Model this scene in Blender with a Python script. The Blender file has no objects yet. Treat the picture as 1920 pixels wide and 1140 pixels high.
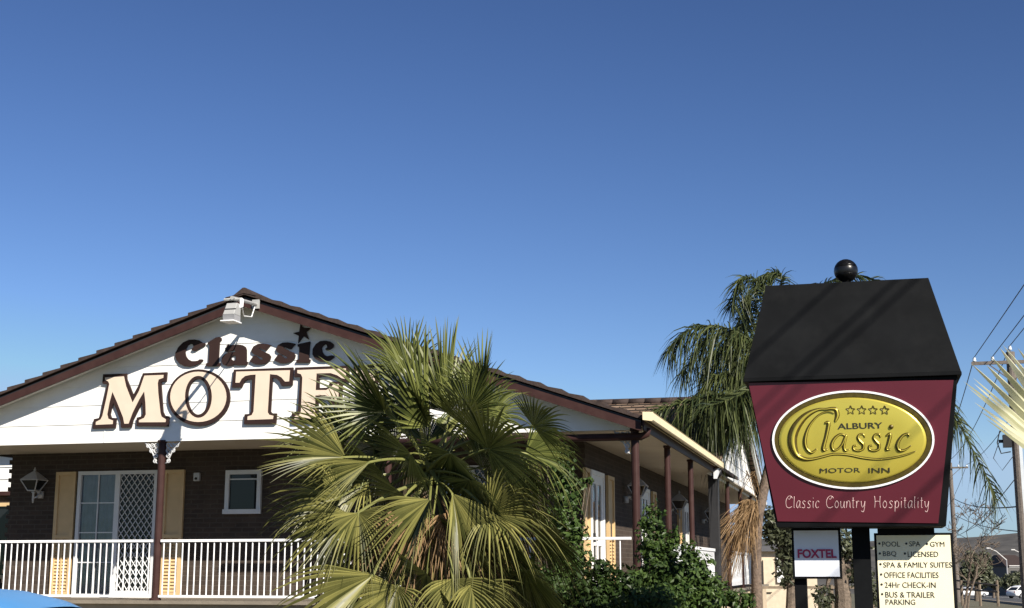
import bpy, bmesh, math, random
from mathutils import Vector, Matrix
R = math.radians
SC = bpy.context.scene
COL = SC.collection
PI = math.pi
# ------------------------------------------------------------------ camera, sky, sun, exposure
FPX, PITCH, ANG = 2575.0, R(10.89), R(14.4)
CAMP = Vector((0, 0, 1.6))
cd = bpy.data.cameras.new("camera"); cam = bpy.data.objects.new("camera", cd); COL.objects.link(cam)
cam.location = CAMP; cam.rotation_euler = (PI / 2 + PITCH, 0, 0)
cd.sensor_width = 36.0; cd.lens = FPX / 1920 * 36.0; cd.clip_end = 6000; cd.clip_start = 0.05
SC.camera = cam
OB = Vector((1.74, 19.48, 0))                                   # building corner post
EU = Vector((math.cos(ANG), -math.sin(ANG), 0)); EV = Vector((math.sin(ANG), math.cos(ANG), 0)); EZ = Vector((0, 0, 1))
SUN = (1.1 * EU - 1.0 * EV + 1.0 * EZ).normalized()             # towards the sun
w = bpy.data.worlds.new("World"); SC.world = w; w.use_nodes = True
nt = w.node_tree; nt.nodes.clear()
sky = nt.nodes.new('ShaderNodeTexSky'); sky.sky_type = 'NISHITA'; sky.sun_disc = False
sky.sun_elevation = math.asin(SUN.z); sky.sun_rotation = math.atan2(SUN.x, SUN.y)
sky.altitude = 200; sky.air_density = 1.0; sky.dust_density = 0.0; sky.ozone_density = 2.2
bg = nt.nodes.new('ShaderNodeBackground'); bg.inputs['Strength'].default_value = 0.05
wo = nt.nodes.new('ShaderNodeOutputWorld')
m1 = nt.nodes.new('ShaderNodeVectorMath'); m1.operation = 'SCALE'; m1.inputs['Scale'].default_value = .1     # deepen the clear winter sky
gm = nt.nodes.new('ShaderNodeGamma'); gm.inputs['Gamma'].default_value = 1.4
m2 = nt.nodes.new('ShaderNodeVectorMath'); m2.operation = 'MULTIPLY'; m2.inputs[1].default_value = (11.3, 11.6, 13.6)
nt.links.new(sky.outputs[0], m1.inputs[0]); nt.links.new(m1.outputs[0], gm.inputs[0]); nt.links.new(gm.outputs[0], m2.inputs[0])
m3 = nt.nodes.new('ShaderNodeVectorMath'); m3.operation = 'MINIMUM'; m3.inputs[1].default_value = (4.5, 6.4, 9.4)
nt.links.new(m2.outputs[0], m3.inputs[0]); nt.links.new(m3.outputs[0], bg.inputs[0]); nt.links.new(bg.outputs[0], wo.inputs[0])
sl = bpy.data.lights.new("sun", 'SUN'); sl.energy = 5.0; sl.angle = R(0.5); sl.color = (1.0, 0.93, 0.82)
so = bpy.data.objects.new("sun", sl); COL.objects.link(so); so.rotation_euler = SUN.to_track_quat('Z', 'Y').to_euler(); so.location = (10, -20, 30)
SC.view_settings.view_transform = 'Standard'; SC.view_settings.look = 'None'
SC.view_settings.exposure = 0.85; SC.view_settings.gamma = 1.0
SC.render.engine = 'CYCLES'
SC.cycles.max_bounces = 6

# ------------------------------------------------------------------ helpers
FW = Vector((0, math.cos(PITCH), math.sin(PITCH))); UP = Vector((0, -math.sin(PITCH), math.cos(PITCH))); RT = Vector((1, 0, 0))
def ray(x, y): return FW + RT * ((x - 960) / FPX) + UP * ((570 - y) / FPX)
def at(x, y, Y):
    d = ray(x, y); return CAMP + d * (Y / d.y)
def W(u, v, z): return OB + EU * u + EV * v + EZ * z
def L(p): q = p - OB; return (q.dot(EU), q.dot(EV), q.z)
BF = Matrix.Translation(OB) @ Matrix.Rotation(-ANG, 4, 'Z')
def frame(p, rz=-ANG): return Matrix.Translation(p) @ Matrix.Rotation(rz, 4, 'Z')
class Plane:                                                    # a real plane in the place, with an outward normal
    def __init__(s, p, e1, e2): s.p, s.e1, s.e2 = Vector(p), e1.normalized(), e2.normalized(); s.n = s.e1.cross(s.e2).normalized()
    def hit(s, x, y, off=0.0):
        d = ray(x, y); t = (s.p + s.n * off - CAMP).dot(s.n) / d.dot(s.n); return CAMP + d * t
    def st(s, x, y): q = s.hit(x, y) - s.p; return (q.dot(s.e1), q.dot(s.e2))
    def at(s, a, b, o=0.0): return s.p + s.e1 * a + s.e2 * b + s.n * o
MW = {}
def mw(o): return MW.get(o.name, Matrix.Identity(4))
def empty(name, loc, label, cat, group=None, rz=-ANG):
    o = bpy.data.objects.new(name, None); COL.objects.link(o); o.empty_display_size = 0.2
    o.location = loc; o.rotation_euler = (0, 0, rz); MW[o.name] = frame(Vector(loc), rz)
    o['label'] = label; o['category'] = cat
    if group: o['group'] = group
    return o
def tag(o, label, cat, group=None, kind=None):
    if label: o['label'] = label
    if cat: o['category'] = cat
    if group: o['group'] = group
    if kind: o['kind'] = kind
    return o
class MB:
    def __init__(s, M=None): s.v = []; s.f = []; s.mi = []; s.M = M or Matrix.Identity(4); s.cur = 0
    def add(s, p): s.v.append(s.M @ Vector(p)); return len(s.v) - 1
    def face(s, *ids): s.f.append(tuple(ids)); s.mi.append(s.cur)
    def poly(s, pts): s.face(*[s.add(p) for p in pts])
    def box(s, x0, x1, y0, y1, z0, z1):
        i = [s.add((x, y, z)) for z in (z0, z1) for y in (y0, y1) for x in (x0, x1)]
        for q in ((0, 2, 3, 1), (4, 5, 7, 6), (0, 1, 5, 4), (2, 6, 7, 3), (0, 4, 6, 2), (1, 3, 7, 5)): s.face(*[i[k] for k in q])
        return s
    def frustum(s, b, t):                                       # two rings of points joined and capped
        n = len(b); i = [s.add(p) for p in b]; j = [s.add(p) for p in t]
        s.face(*reversed(i)); s.face(*j)
        for k in range(n): s.face(i[k], i[(k + 1) % n], j[(k + 1) % n], j[k])
        return s
    def tube(s, pts, rad, n=8, cap=True, flat=1.0, nrm=None):
        pts = [Vector(p) for p in pts]; m = len(pts)
        if not hasattr(rad, '__len__'): rad = [rad] * m
        rings = []; ref = None
        for k in range(m):
            t = (pts[min(k + 1, m - 1)] - pts[max(k - 1, 0)])
            if t.length < 1e-9: t = Vector((0, 0, 1))
            t.normalize()
            if nrm is not None: b = Vector(nrm)
            else:
                b = ref if ref is not None else (Vector((0, 0, 1)) if abs(t.z) < .9 else Vector((1, 0, 0)))
            b = (b - t * b.dot(t))
            if b.length < 1e-6: b = t.orthogonal()
            b.normalize(); ref = b; a = t.cross(b)
            rings.append([s.add(pts[k] + a * (rad[k] * math.cos(2 * PI * q / n)) + b * (rad[k] * flat * math.sin(2 * PI * q / n))) for q in range(n)])
        for k in range(m - 1):
            for q in range(n): s.face(rings[k][q], rings[k][(q + 1) % n], rings[k + 1][(q + 1) % n], rings[k + 1][q])
        if cap: s.face(*reversed(rings[0])); s.face(*rings[-1])
        return s
    def lathe(s, c, prof, n=16):                                # profile (r, z) round a vertical axis at c
        rings = [[s.add((c[0] + r * math.cos(2 * PI * q / n), c[1] + r * math.sin(2 * PI * q / n), c[2] + z)) for q in range(n)] for r, z in prof]
        for k in range(len(rings) - 1):
            for q in range(n): s.face(rings[k][q], rings[k][(q + 1) % n], rings[k + 1][(q + 1) % n], rings[k + 1][q])
        s.face(*reversed(rings[0])); s.face(*rings[-1]); return s
    def build(s, name, mat, parent=None, smooth=False, bevel=0):
        Pi = mw(parent).inverted() if parent else Matrix.Identity(4)
        me = bpy.data.meshes.new(name); me.from_pydata([Pi @ p for p in s.v], [], s.f)
        for m in (mat if isinstance(mat, (list, tuple)) else [mat]): me.materials.append(m)
        me.polygons.foreach_set('material_index', s.mi)
        if smooth: me.polygons.foreach_set('use_smooth', [True] * len(me.polygons))
        me.update()
        o = bpy.data.objects.new(name, me); COL.objects.link(o)
        if parent: o.parent = parent; MW[o.name] = mw(parent)
        if bevel:
            b = o.modifiers.new('bevel', 'BEVEL'); b.width = bevel; b.segments = 2; b.limit_method = 'ANGLE'
        return o
def curve_fill(loops, h0, h1, P, mb):
    """extrude closed loops (outer loops and holes, in plane coordinates) between two offsets from plane P"""
    cu = bpy.data.curves.new('tmp', 'CURVE'); cu.dimensions = '2D'; cu.fill_mode = 'BOTH'; cu.extrude = (h1 - h0) / 2
    for lp in loops:
        sp = cu.splines.new('POLY'); sp.points.add(len(lp) - 1); sp.use_cyclic_u = True
        for k, (a, b) in enumerate(lp): sp.points[k].co = (a, b, 0, 1)
    tmp_to(mb, cu, lambda c: P.at(c.x, c.y, (h0 + h1) / 2 + c.z))
def tmp_to(mb, cu, fn):
    o = bpy.data.objects.new('tmp', cu); COL.objects.link(o)
    me = bpy.data.meshes.new_from_object(o.evaluated_get(bpy.context.evaluated_depsgraph_get()))
    base = len(mb.v); Mi = mb.M.inverted()
    for v in me.vertices: mb.add(Mi @ fn(v.co))
    for p in me.polygons: mb.face(*[base + i for i in p.vertices])
    bpy.data.meshes.remove(me); bpy.data.objects.remove(o); bpy.data.curves.remove(cu)
def text_fill(mb, txt, P, a0, b0, a1, b1, h0, h1, off=0.0):
    """block lettering fitted to a rectangle of plane P"""
    cu = bpy.data.curves.new('tmp', 'FONT'); cu.body = txt; cu.size = 1; cu.extrude = .01; cu.offset = off; cu.resolution_u = 3
    o = bpy.data.objects.new('tmp', cu); COL.objects.link(o)
    me = bpy.data.meshes.new_from_object(o.evaluated_get(bpy.context.evaluated_depsgraph_get()))
    xs = [v.co.x for v in me.vertices]; ys = [v.co.y for v in me.vertices]
    x0, x1, y0, y1 = min(xs), max(xs), min(ys), max(ys); base = len(mb.v); Mi = mb.M.inverted()
    for v in me.vertices:
        mb.add(Mi @ P.at(a0 + (v.co.x - x0) / (x1 - x0) * (a1 - a0), b0 + (v.co.y - y0) / (y1 - y0) * (b1 - b0), h1 if v.co.z > 0 else h0))
    for p in me.polygons: mb.face(*[base + i for i in p.vertices])
    bpy.data.meshes.remove(me); bpy.data.objects.remove(o); bpy.data.curves.remove(cu)
def spline(pts, n=6):
    out = []; m = len(pts)
    for k in range(m - 1):
        p0, p1, p2, p3 = pts[max(k - 1, 0)], pts[k], pts[k + 1], pts[min(k + 2, m - 1)]
        for q in range(n):
            t = q / n
            out.append(tuple(.5 * ((2 * b) + (c - a) * t + (2 * a - 5 * b + 4 * c - d) * t * t + (3 * b - a - 3 * c + d) * t ** 3) for a, b, c, d in zip(p0, p1, p2, p3)))
    out.append(tuple(pts[-1])); return out
def stroke(mb, P, pts, wid, h, base=0.0, n=8):
    """a raised pen stroke on plane P; wid is the half width per point"""
    if not hasattr(wid, '__len__'): wid = [wid] * len(pts)
    sp = spline([(a, b, c) for (a, b), c in zip(pts, wid)], 5)
    mb.tube([P.at(a, b, base) for a, b, c in sp], [max(c, .0006) for a, b, c in sp], n, True, h / max(wid), P.n)

# ------------------------------------------------------------------ materials
def mat(name, col, rough=.6, metal=0.0, var=.12, scale=6.0, bump=0.0, bscale=40.0, spec=.4, dirt=None, dscale=1.5):
    m = bpy.data.materials.new(name); m.use_nodes = True; N = m.node_tree.nodes; K = m.node_tree.links
    b = N['Principled BSDF']; b.inputs['Roughness'].default_value = rough; b.inputs['Metallic'].default_value = metal
    b.inputs['Specular IOR Level'].default_value = spec
    tc = N.new('ShaderNodeTexCoord'); no = N.new('ShaderNodeTexNoise'); no.inputs['Scale'].default_value = scale; no.inputs['Detail'].default_value = 6
    K.new(tc.outputs['Object'], no.inputs['Vector'])
    rp = N.new('ShaderNodeValToRGB'); rp.color_ramp.elements[0].position = .3; rp.color_ramp.elements[1].position = .7
    rp.color_ramp.elements[0].color = tuple(c * (1 - var) for c in col) + (1,); rp.color_ramp.elements[1].color = tuple(min(1, c * (1 + var)) for c in col) + (1,)
    K.new(no.outputs['Fac'], rp.inputs['Fac']); out = rp.outputs['Color']
    if dirt:
        n2 = N.new('ShaderNodeTexNoise'); n2.inputs['Scale'].default_value = dscale; n2.inputs['Detail'].default_value = 8; n2.inputs['Roughness'].default_value = .7
        K.new(tc.outputs['Object'], n2.inputs['Vector'])
        r2 = N.new('ShaderNodeValToRGB'); r2.color_ramp.elements[0].position = .48; r2.color_ramp.elements[1].position = .72
        K.new(n2.outputs['Fac'], r2.inputs['Fac']); mx = N.new('ShaderNodeMix'); mx.data_type = 'RGBA'
        mx.inputs['B'].default_value = tuple(dirt) + (1,); K.new(out, mx.inputs['A'])
        ml = N.new('ShaderNodeMath'); ml.operation = 'MULTIPLY'; ml.inputs[1].default_value = .6; K.new(r2.outputs['Color'], ml.inputs[0]); K.new(ml.outputs[0], mx.inputs['Factor']); out = mx.outputs['Result']
    K.new(out, b.inputs['Base Color'])
    if bump:
        n3 = N.new('ShaderNodeTexNoise'); n3.inputs['Scale'].default_value = bscale; n3.inputs['Detail'].default_value = 8; K.new(tc.outputs['Object'], n3.inputs['Vector'])
        bp = N.new('ShaderNodeBump'); bp.inputs['Strength'].default_value = bump; bp.inputs['Distance'].default_value = .02; K.new(n3.outputs['Fac'], bp.inputs['Height']); K.new(bp.outputs['Normal'], b.inputs['Normal'])
    return m
def brickmat(name, c1, c2, mortar, bw=.235, bh=.078, ms=.011, mapu=(1, 1), rough=.85, bump=.5):
    m = bpy.data.materials.new(name); m.use_nodes = True; N = m.node_tree.nodes; K = m.node_tree.links; b = N['Principled BSDF']
    b.inputs['Roughness'].default_value = rough; b.inputs['Specular IOR Level'].default_value = .2
    tc = N.new('ShaderNodeTexCoord'); sx = N.new('ShaderNodeSeparateXYZ'); K.new(tc.outputs['Object'], sx.inputs[0])
    ad = N.new('ShaderNodeMath'); K.new(sx.outputs['X'], ad.inputs[0]); K.new(sx.outputs['Y'], ad.inputs[1])
    cx = N.new('ShaderNodeCombineXYZ'); K.new(ad.outputs[0], cx.inputs['X']); K.new(sx.outputs['Z'], cx.inputs['Y'])
    br = N.new('ShaderNodeTexBrick'); K.new(cx.outputs[0], br.inputs['Vector']); br.inputs['Scale'].default_value = 1
    br.inputs['Brick Width'].default_value = bw; br.inputs['Row Height'].default_value = bh; br.inputs['Mortar Size'].default_value = ms; br.inputs['Mortar Smooth'].default_value = .2
    br.inputs['Color1'].default_value = tuple(c1) + (1,); br.inputs['Color2'].default_value = tuple(c2) + (1,); br.inputs['Mortar'].default_value = tuple(mortar) + (1,); br.inputs['Bias'].default_value = 0
    no = N.new('ShaderNodeTexNoise'); no.inputs['Scale'].default_value = 3.5; no.inputs['Detail'].default_value = 8; K.new(tc.outputs['Object'], no.inputs['Vector'])
    mr = N.new('ShaderNodeMapRange'); mr.inputs['To Min'].default_value = .65; mr.inputs['To Max'].default_value = 1.35; K.new(no.outputs['Fac'], mr.inputs['Value'])
    mx = N.new('ShaderNodeMix'); mx.data_type = 'RGBA'; mx.blend_type = 'MULTIPLY'; mx.inputs['Factor'].default_value = 1; K.new(br.outputs['Color'], mx.inputs['A']); K.new(mr.outputs[0], mx.inputs['B'])
    K.new(mx.outputs['Result'], b.inputs['Base Color'])
    iv = N.new('ShaderNodeMath'); iv.operation = 'SUBTRACT'; iv.inputs[0].default_value = 1; K.new(br.outputs['Fac'], iv.inputs[1])
    bp = N.new('ShaderNodeBump'); bp.inputs['Strength'].default_value = bump; bp.inputs['Distance'].default_value = .012; K.new(iv.outputs[0], bp.inputs['Height']); K.new(bp.outputs['Normal'], b.inputs['Normal'])
    return m
def leafmat(name, c0, c1, rough=.45, trans=.25, tcol=None, spec=.4):
    m = bpy.data.materials.new(name); m.use_nodes = True; N = m.node_tree.nodes; K = m.node_tree.links; b = N['Principled BSDF']; o = N['Material Output']
    b.inputs['Roughness'].default_value = rough; b.inputs['Specular IOR Level'].default_value = spec
    g = N.new('ShaderNodeNewGeometry'); rp = N.new('ShaderNodeValToRGB'); rp.color_ramp.elements[0].color = tuple(c0) + (1,); rp.color_ramp.elements[1].color = tuple(c1) + (1,)
    tc = N.new('ShaderNodeTexCoord'); no = N.new('ShaderNodeTexNoise'); no.inputs['Scale'].default_value = 2.5; K.new(tc.outputs['Object'], no.inputs['Vector'])
    ad = N.new('ShaderNodeMath'); ad.operation = 'ADD'; K.new(g.outputs['Random Per Island'], ad.inputs[0]); K.new(no.outputs['Fac'], ad.inputs[1])
    ml = N.new('ShaderNodeMath'); ml.operation = 'MULTIPLY_ADD'; ml.inputs[1].default_value = .75; ml.inputs[2].default_value = -.25; K.new(ad.outputs[0], ml.inputs[0]); K.new(ml.outputs[0], rp.inputs['Fac'])
    K.new(rp.outputs['Color'], b.inputs['Base Color'])
    t = N.new('ShaderNodeBsdfTranslucent'); mx = N.new('ShaderNodeMixShader'); mx.inputs[0].default_value = trans
    if tcol: t.inputs['Color'].default_value = tuple(tcol) + (1,)
    else: K.new(rp.outputs['Color'], t.inputs['Color'])
    K.new(b.outputs[0], mx.inputs[1]); K.new(t.outputs[0], mx.inputs[2]); K.new(mx.outputs[0], o.inputs['Surface']); return m
def glassmat(name, col=(.02, .025, .03), rough=.03):
    m = bpy.data.materials.new(name); m.use_nodes = True; b = m.node_tree.nodes['Principled BSDF']
    b.inputs['Base Color'].default_value = tuple(col) + (1,); b.inputs['Roughness'].default_value = rough; b.inputs['Specular IOR Level'].default_value = .35
    return m
def rgb(r, g, b):
    f = lambda c: (c / 255 / 12.92) if c / 255 <= .04045 else ((c / 255 + .055) / 1.055) ** 2.4
    return (f(r), f(g), f(b))
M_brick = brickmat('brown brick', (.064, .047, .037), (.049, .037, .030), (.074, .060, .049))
M_white = mat('white painted board', (.80, .79, .76), .5, var=.03, scale=3, dirt=(.68, .66, .60), dscale=2.2)
M_trim = mat('off white aluminium', (.62, .63, .64), .4, var=.04)
M_brown = mat('dark brown paint', (.042, .020, .018), .5, var=.12, spec=.15, dirt=(.058, .033, .028), dscale=3)
M_letter = mat('brown letter paint', (.032, .018, .016), .6, var=.08, spec=.15)
M_beige = mat('beige letter face', (.65, .53, .42), .5, var=.03)
M_tile = mat('dark roof tile', (.036, .023, .019), .8, var=.3, scale=14, bump=.3, dirt=(.06, .042, .034), dscale=5)
M_soffit = mat('soffit board', (.46, .41, .34), .6, var=.06, dirt=(.38, .33, .27))
M_shut = mat('cream shutter paint', (.56, .40, .21), .5, var=.06)
M_cream = mat('cream gutter paint', (.78, .66, .42), .4, var=.04, dirt=(.55, .45, .28), dscale=3)
M_conc = mat('concrete', (.21, .18, .14), .85, var=.15, bump=.2, dirt=(.14, .12, .10))
M_base = mat('beige render', (.50, .40, .28), .85, var=.1, bump=.15, dirt=(.34, .27, .19))
M_glass = glassmat('window glass', (.012, .014, .016))
def clearglass(name):
    m = bpy.data.materials.new(name); m.use_nodes = True; N = m.node_tree.nodes; K = m.node_tree.links; o = N['Material Output']
    t = N.new('ShaderNodeBsdfTransparent'); t.inputs[0].default_value = (.78, .80, .82, 1); g_ = N.new('ShaderNodeBsdfGlossy'); g_.inputs['Roughness'].default_value = .03
    f = N.new('ShaderNodeFresnel'); x = N.new('ShaderNodeMixShader'); K.new(f.outputs[0], x.inputs[0]); K.new(t.outputs[0], x.inputs[1]); K.new(g_.outputs[0], x.inputs[2]); K.new(x.outputs[0], o.inputs[0]); return m
M_clearg = clearglass('clear pane'); M_sheer = mat('grey sheer curtain', (.42, .44, .46), .9, var=.12, scale=5)
M_curtain = mat('grey curtain', (.10, .11, .12), .8, var=.25, scale=9)
M_black = mat('black sign paint', (.006, .0065, .0072), .6, var=.2, scale=3, spec=.06, dirt=(.0105, .011, .0115), dscale=3.5)
M_maroon = mat('maroon sign face', (.088, .013, .022), .28, var=.06, scale=2)
M_gold = mat('gold sign face', (.58, .48, .075), .30, .5, var=.06, scale=2.2, spec=.5)
M_goldd = mat('dark gold emboss', (.085, .062, .012), .3, .3, var=.25, scale=30)
M_sgnw = mat('white sign paint', (.80, .80, .80), .4, var=.03)
M_sgnb = mat('cool white panel', (.70, .73, .80), .35, var=.03)
M_sgnc = mat('cream sign panel', (.82, .76, .54), .5, var=.03)
M_mag = mat('magenta letters', (.36, .012, .075), .4, var=.1)
M_ink = mat('black ink', (.015, .014, .012), .5, var=.05)
M_pink = mat('pale pink lettering', (.60, .42, .40), .5, var=.03)
M_iron = mat('white iron lace', (.52, .52, .52), .5, var=.05)
M_lampg = mat('weathered lamp grey', (.42, .42, .42), .45, .2, var=.15)
M_flood = mat('pale grey floodlight', (.33, .33, .32), .45, var=.06)
M_dark = mat('dark metal', (.02, .02, .022), .5, var=.1)
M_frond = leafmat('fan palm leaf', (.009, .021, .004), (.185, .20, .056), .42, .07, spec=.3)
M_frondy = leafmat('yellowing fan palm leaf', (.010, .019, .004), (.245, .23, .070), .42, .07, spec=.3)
M_petiole = mat('palm petiole', (.15, .155, .045), .45, var=.2, scale=5)
M_dead = leafmat('dead palm leaf', (.20, .125, .06), (.36, .235, .12), .7, .2)
M_ptrunk = mat('palm trunk', (.13, .095, .072), .9, var=.35, scale=18, bump=.9, bscale=25)
M_queen = leafmat('feather palm leaf', (.013, .026, .010), (.10, .115, .04), .45, .18, spec=.25)
M_pale = leafmat('sunlit pale palm leaf', (.34, .34, .18), (.70, .68, .50), .4, .2)  # overexposed sunlight on the near frond is put into this pale colour
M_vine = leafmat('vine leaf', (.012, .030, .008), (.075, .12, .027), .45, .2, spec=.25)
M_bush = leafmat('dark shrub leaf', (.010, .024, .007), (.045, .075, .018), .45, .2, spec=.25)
M_grassy = leafmat('strappy leaf', (.03, .065, .015), (.12, .17, .05), .4, .2)
M_olive = leafmat('grey green leaf', (.035, .042, .022), (.10, .11, .06), .5, .2)
M_bark = mat('bark', (.13, .10, .075), .9, var=.35, scale=16, bump=.8)
M_pole = mat('weathered pole timber', (.13, .11, .095), .9, var=.25, scale=12, bump=.5)
M_wire = mat('wire', (.02, .02, .022), .6, var=.05)
M_porc = mat('porcelain', (.55, .58, .60), .25, var=.05)
M_blue = mat('blue car paint', (.075, .25, .52), .35, .0, var=.03, spec=.6)
M_wcar = mat('white car paint', (.75, .75, .75), .25, var=.02, spec=.6)
M_tyre = mat('tyre', (.015, .015, .015), .8, var=.1); M_rim = mat('alloy rim', (.45, .45, .46), .3, .7, var=.05)
M_red = mat('red lamp glass', (.35, .01, .01), .15, var=.05); M_clear = mat('lamp glass', (.6, .62, .62), .1, var=.05)
M_asph = mat('asphalt', (.055, .055, .056), .9, var=.25, scale=3, bump=.2, dirt=(.09, .088, .085), dscale=.3)
M_ground = mat('dry ground', (.105, .095, .060), .95, var=.25, scale=1.3, bump=.3, dirt=(.06, .07, .03), dscale=.5)
M_mark = mat('road paint', (.70, .70, .68), .7, var=.1)
M_hill = mat('wooded hill', (.055, .052, .048), .95, var=.4, scale=.08, dirt=(.08, .075, .06), dscale=.02)
M_bgw = mat('far white wall', (.52, .51, .49), .7, var=.05); M_bgd = mat('far dark wall', (.10, .095, .09), .8, var=.1); M_bgg = mat('far grey wall', (.26, .26, .27), .7, var=.06)
M_bgc = mat('far cream wall', (.50, .42, .31), .8, var=.08)
M_tim = mat('weathered fence timber', (.16, .125, .09), .9, var=.3, scale=9)

# ------------------------------------------------------------------ ground, road, hill
def gz(x, y): return 0.0 if y < 55 else -(y - 55) * .017
g = MB(); ys = [-60, -20, 0, 20, 40, 55, 90, 140, 220, 350, 550, 800, 1200, 2000]; xs = [-1500, -500, -150, -60, -20, 0, 20, 40, 60, 100, 180, 350, 800, 1500]
idx = [[g.add((x, y, gz(x, y))) for x in xs] for y in ys]
for j in range(len(ys) - 1):
    for i in range(len(xs) - 1): g.face(idx[j][i], idx[j][i + 1], idx[j + 1][i + 1], idx[j + 1][i])
tag(g.build('ground', M_ground), None, None, kind='structure')
RD = Vector((.273, .962, 0)); RN = Vector((.962, -.273, 0))      # the street runs along the line of power poles
def strip(name, c0, c1, w0, w1, dz, m, n=1):
    s = MB(); ts = [c0 + (c1 - c0) * k / 24 for k in range(25)]; pr = None
    for t in ts:
        a = Vector((3.6, 0, 0)) + RD * t
        q = [s.add((p.x, p.y, gz(p.x, p.y) + dz)) for p in (a + RN * w0, a + RN * w1)]
        if pr: s.face(pr[0], pr[1], q[1], q[0])
        pr = q
    return s.build(name, m)
tag(strip('road', -40, 640, 2.4, 16.5, .006, M_asph), None, None, kind='structure')
tag(strip('road_markings', 60, 400, 8.9, 9.1, .012, M_mark), None, None, kind='structure')
kb = MB()
for t0 in range(-40, 400, 20):
    a = Vector((3.6, 0, 0)) + RD * t0; b = Vector((3.6, 0, 0)) + RD * (t0 + 20)
    za, zb = gz(a.x, a.y), gz(b.x, b.y)
    q = [a + RN * 2.0 + EZ * za, a + RN * 2.4 + EZ * za, b + RN * 2.4 + EZ * zb, b + RN * 2.0 + EZ * zb]
    kb.frustum(q, [p + EZ * .14 for p in q])
tag(kb.build('kerb', M_conc), None, None, kind='structure')
pk = MB(); q = [at(1400, 1126, 62), at(1500, 1126, 62), at(1500, 1113, 62), at(1400, 1113, 62)]
pk.poly([(4, 48, .006), (22, 48, .006), (24, 55, .006), (4, 55, .006)])
tag(pk.build('driveway', M_base), None, None, kind='structure')
rng = random.Random(3)
h = MB(); prev = None
for k in range(81):
    X = -900 + k * 30; px = 960 + X / 900 * FPX
    yy = 1014 - 16 * math.sin((px - 1700) / 240) if px > 1500 else 1010
    zt = 1.6 + (1065 - yy) * 900 / FPX + 1.2 * math.sin(k * 1.7) + rng.uniform(-.6, .6)
    col = [h.add((X, 700, -13)), h.add((X, 800, zt * .45 - 4 + rng.uniform(-1, 1))), h.add((X, 900, zt)), h.add((X, 1000, zt * .6)), h.add((X, 1200, -30))]
    if prev:
        for i in range(4): h.face(prev[i], col[i], col[i + 1], prev[i + 1])
    prev = col
tag(h.build('hill', M_hill, smooth=True), None, None, kind='structure')

# ------------------------------------------------------------------ the motel
UA, ZA = -5.93, 5.69                                            # apex of the front gable (underside of the tiles)
UL, UR = -12.01, 0.15; ZE = 3.64                                # eaves
SL = (ZA - ZE) / (UA - UL)
OH = -.35                                                       # rake overhang, forwards of the gable wall
DW = 1.8; UC = -1.085; ZF = 1.12; ZS = 3.55                     # back wall, side wall, floor, soffit
motel = empty('motel_building', W(0, 0, 0), 'brown brick motel with white gable, brown tiled roof and shaded verandah', 'motel')
def B(): return MB(BF)
def zroof(u): return ZA - SL * abs(u - UA)
# brick walls
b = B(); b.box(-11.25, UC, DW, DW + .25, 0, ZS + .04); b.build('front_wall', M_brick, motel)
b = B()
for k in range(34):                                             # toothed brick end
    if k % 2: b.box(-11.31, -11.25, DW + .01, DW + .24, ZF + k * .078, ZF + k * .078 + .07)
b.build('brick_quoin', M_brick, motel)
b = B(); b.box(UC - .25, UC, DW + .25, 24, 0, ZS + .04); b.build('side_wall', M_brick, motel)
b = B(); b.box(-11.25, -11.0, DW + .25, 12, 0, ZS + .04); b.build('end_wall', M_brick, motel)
# slab and base wall
b = B(); b.box(-12.0, .12, -.12, DW, ZF - .05, ZF); b.box(UC, .12, DW, 24, ZF - .05, ZF); b.build('verandah_slab', M_conc, motel)
b = B(); b.box(-11.9, .05, -.02, .16, 0, ZF - .05); b.box(-.10, .05, .16, 23.8, 0, ZF - .05); b.build('base_wall', M_base, motel)
# soffit
b = B(); b.box(-12.0, .16, .03, DW, ZS, ZS + .03); b.box(UC, .16, DW, 24, ZS, ZS + .03); b.build('soffit', M_soffit, motel)
# gable weatherboards: lapped boards clipped to the gable
b = B(); bh = .298; z = 3.53; k = 0
b.box(UL + .15, -.12, .0, .03, 3.53, 3.56)
while z < ZA - .02:
    z1 = min(z + bh, ZA - .02)
    def span(zz, half=(ZA - .02)): d = (half - zz) / SL; return max(UL + .05, UA - d), min(UR - .12, UA + d)
    a0, a1 = span(z); c0, c1 = span(z1)
    i = [b.add(p) for p in ((a0, -.012, z), (a1, -.012, z), (c1, -.002, z1), (c0, -.002, z1), (a0, .03, z), (a1, .03, z))]
    b.face(i[0], i[1], i[2], i[3]); b.face(i[4], i[5], i[1], i[0]); z = z1; k += 1
b.poly([(UL + .05, .035, 3.53), (UR - .12, .035, 3.53), (UR - .12, .035, zroof(UR - .12) - .02), (UA, .035, ZA - .02), (UL + .05, .035, zroof(UL + .05) - .02)])
b.build('gable_cladding', M_white, motel)
b = B(); b.box(-8.405, -8.395, -.018, -.005, 3.535, 3.82); b.build('cover_strip', M_trim, motel)
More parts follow.
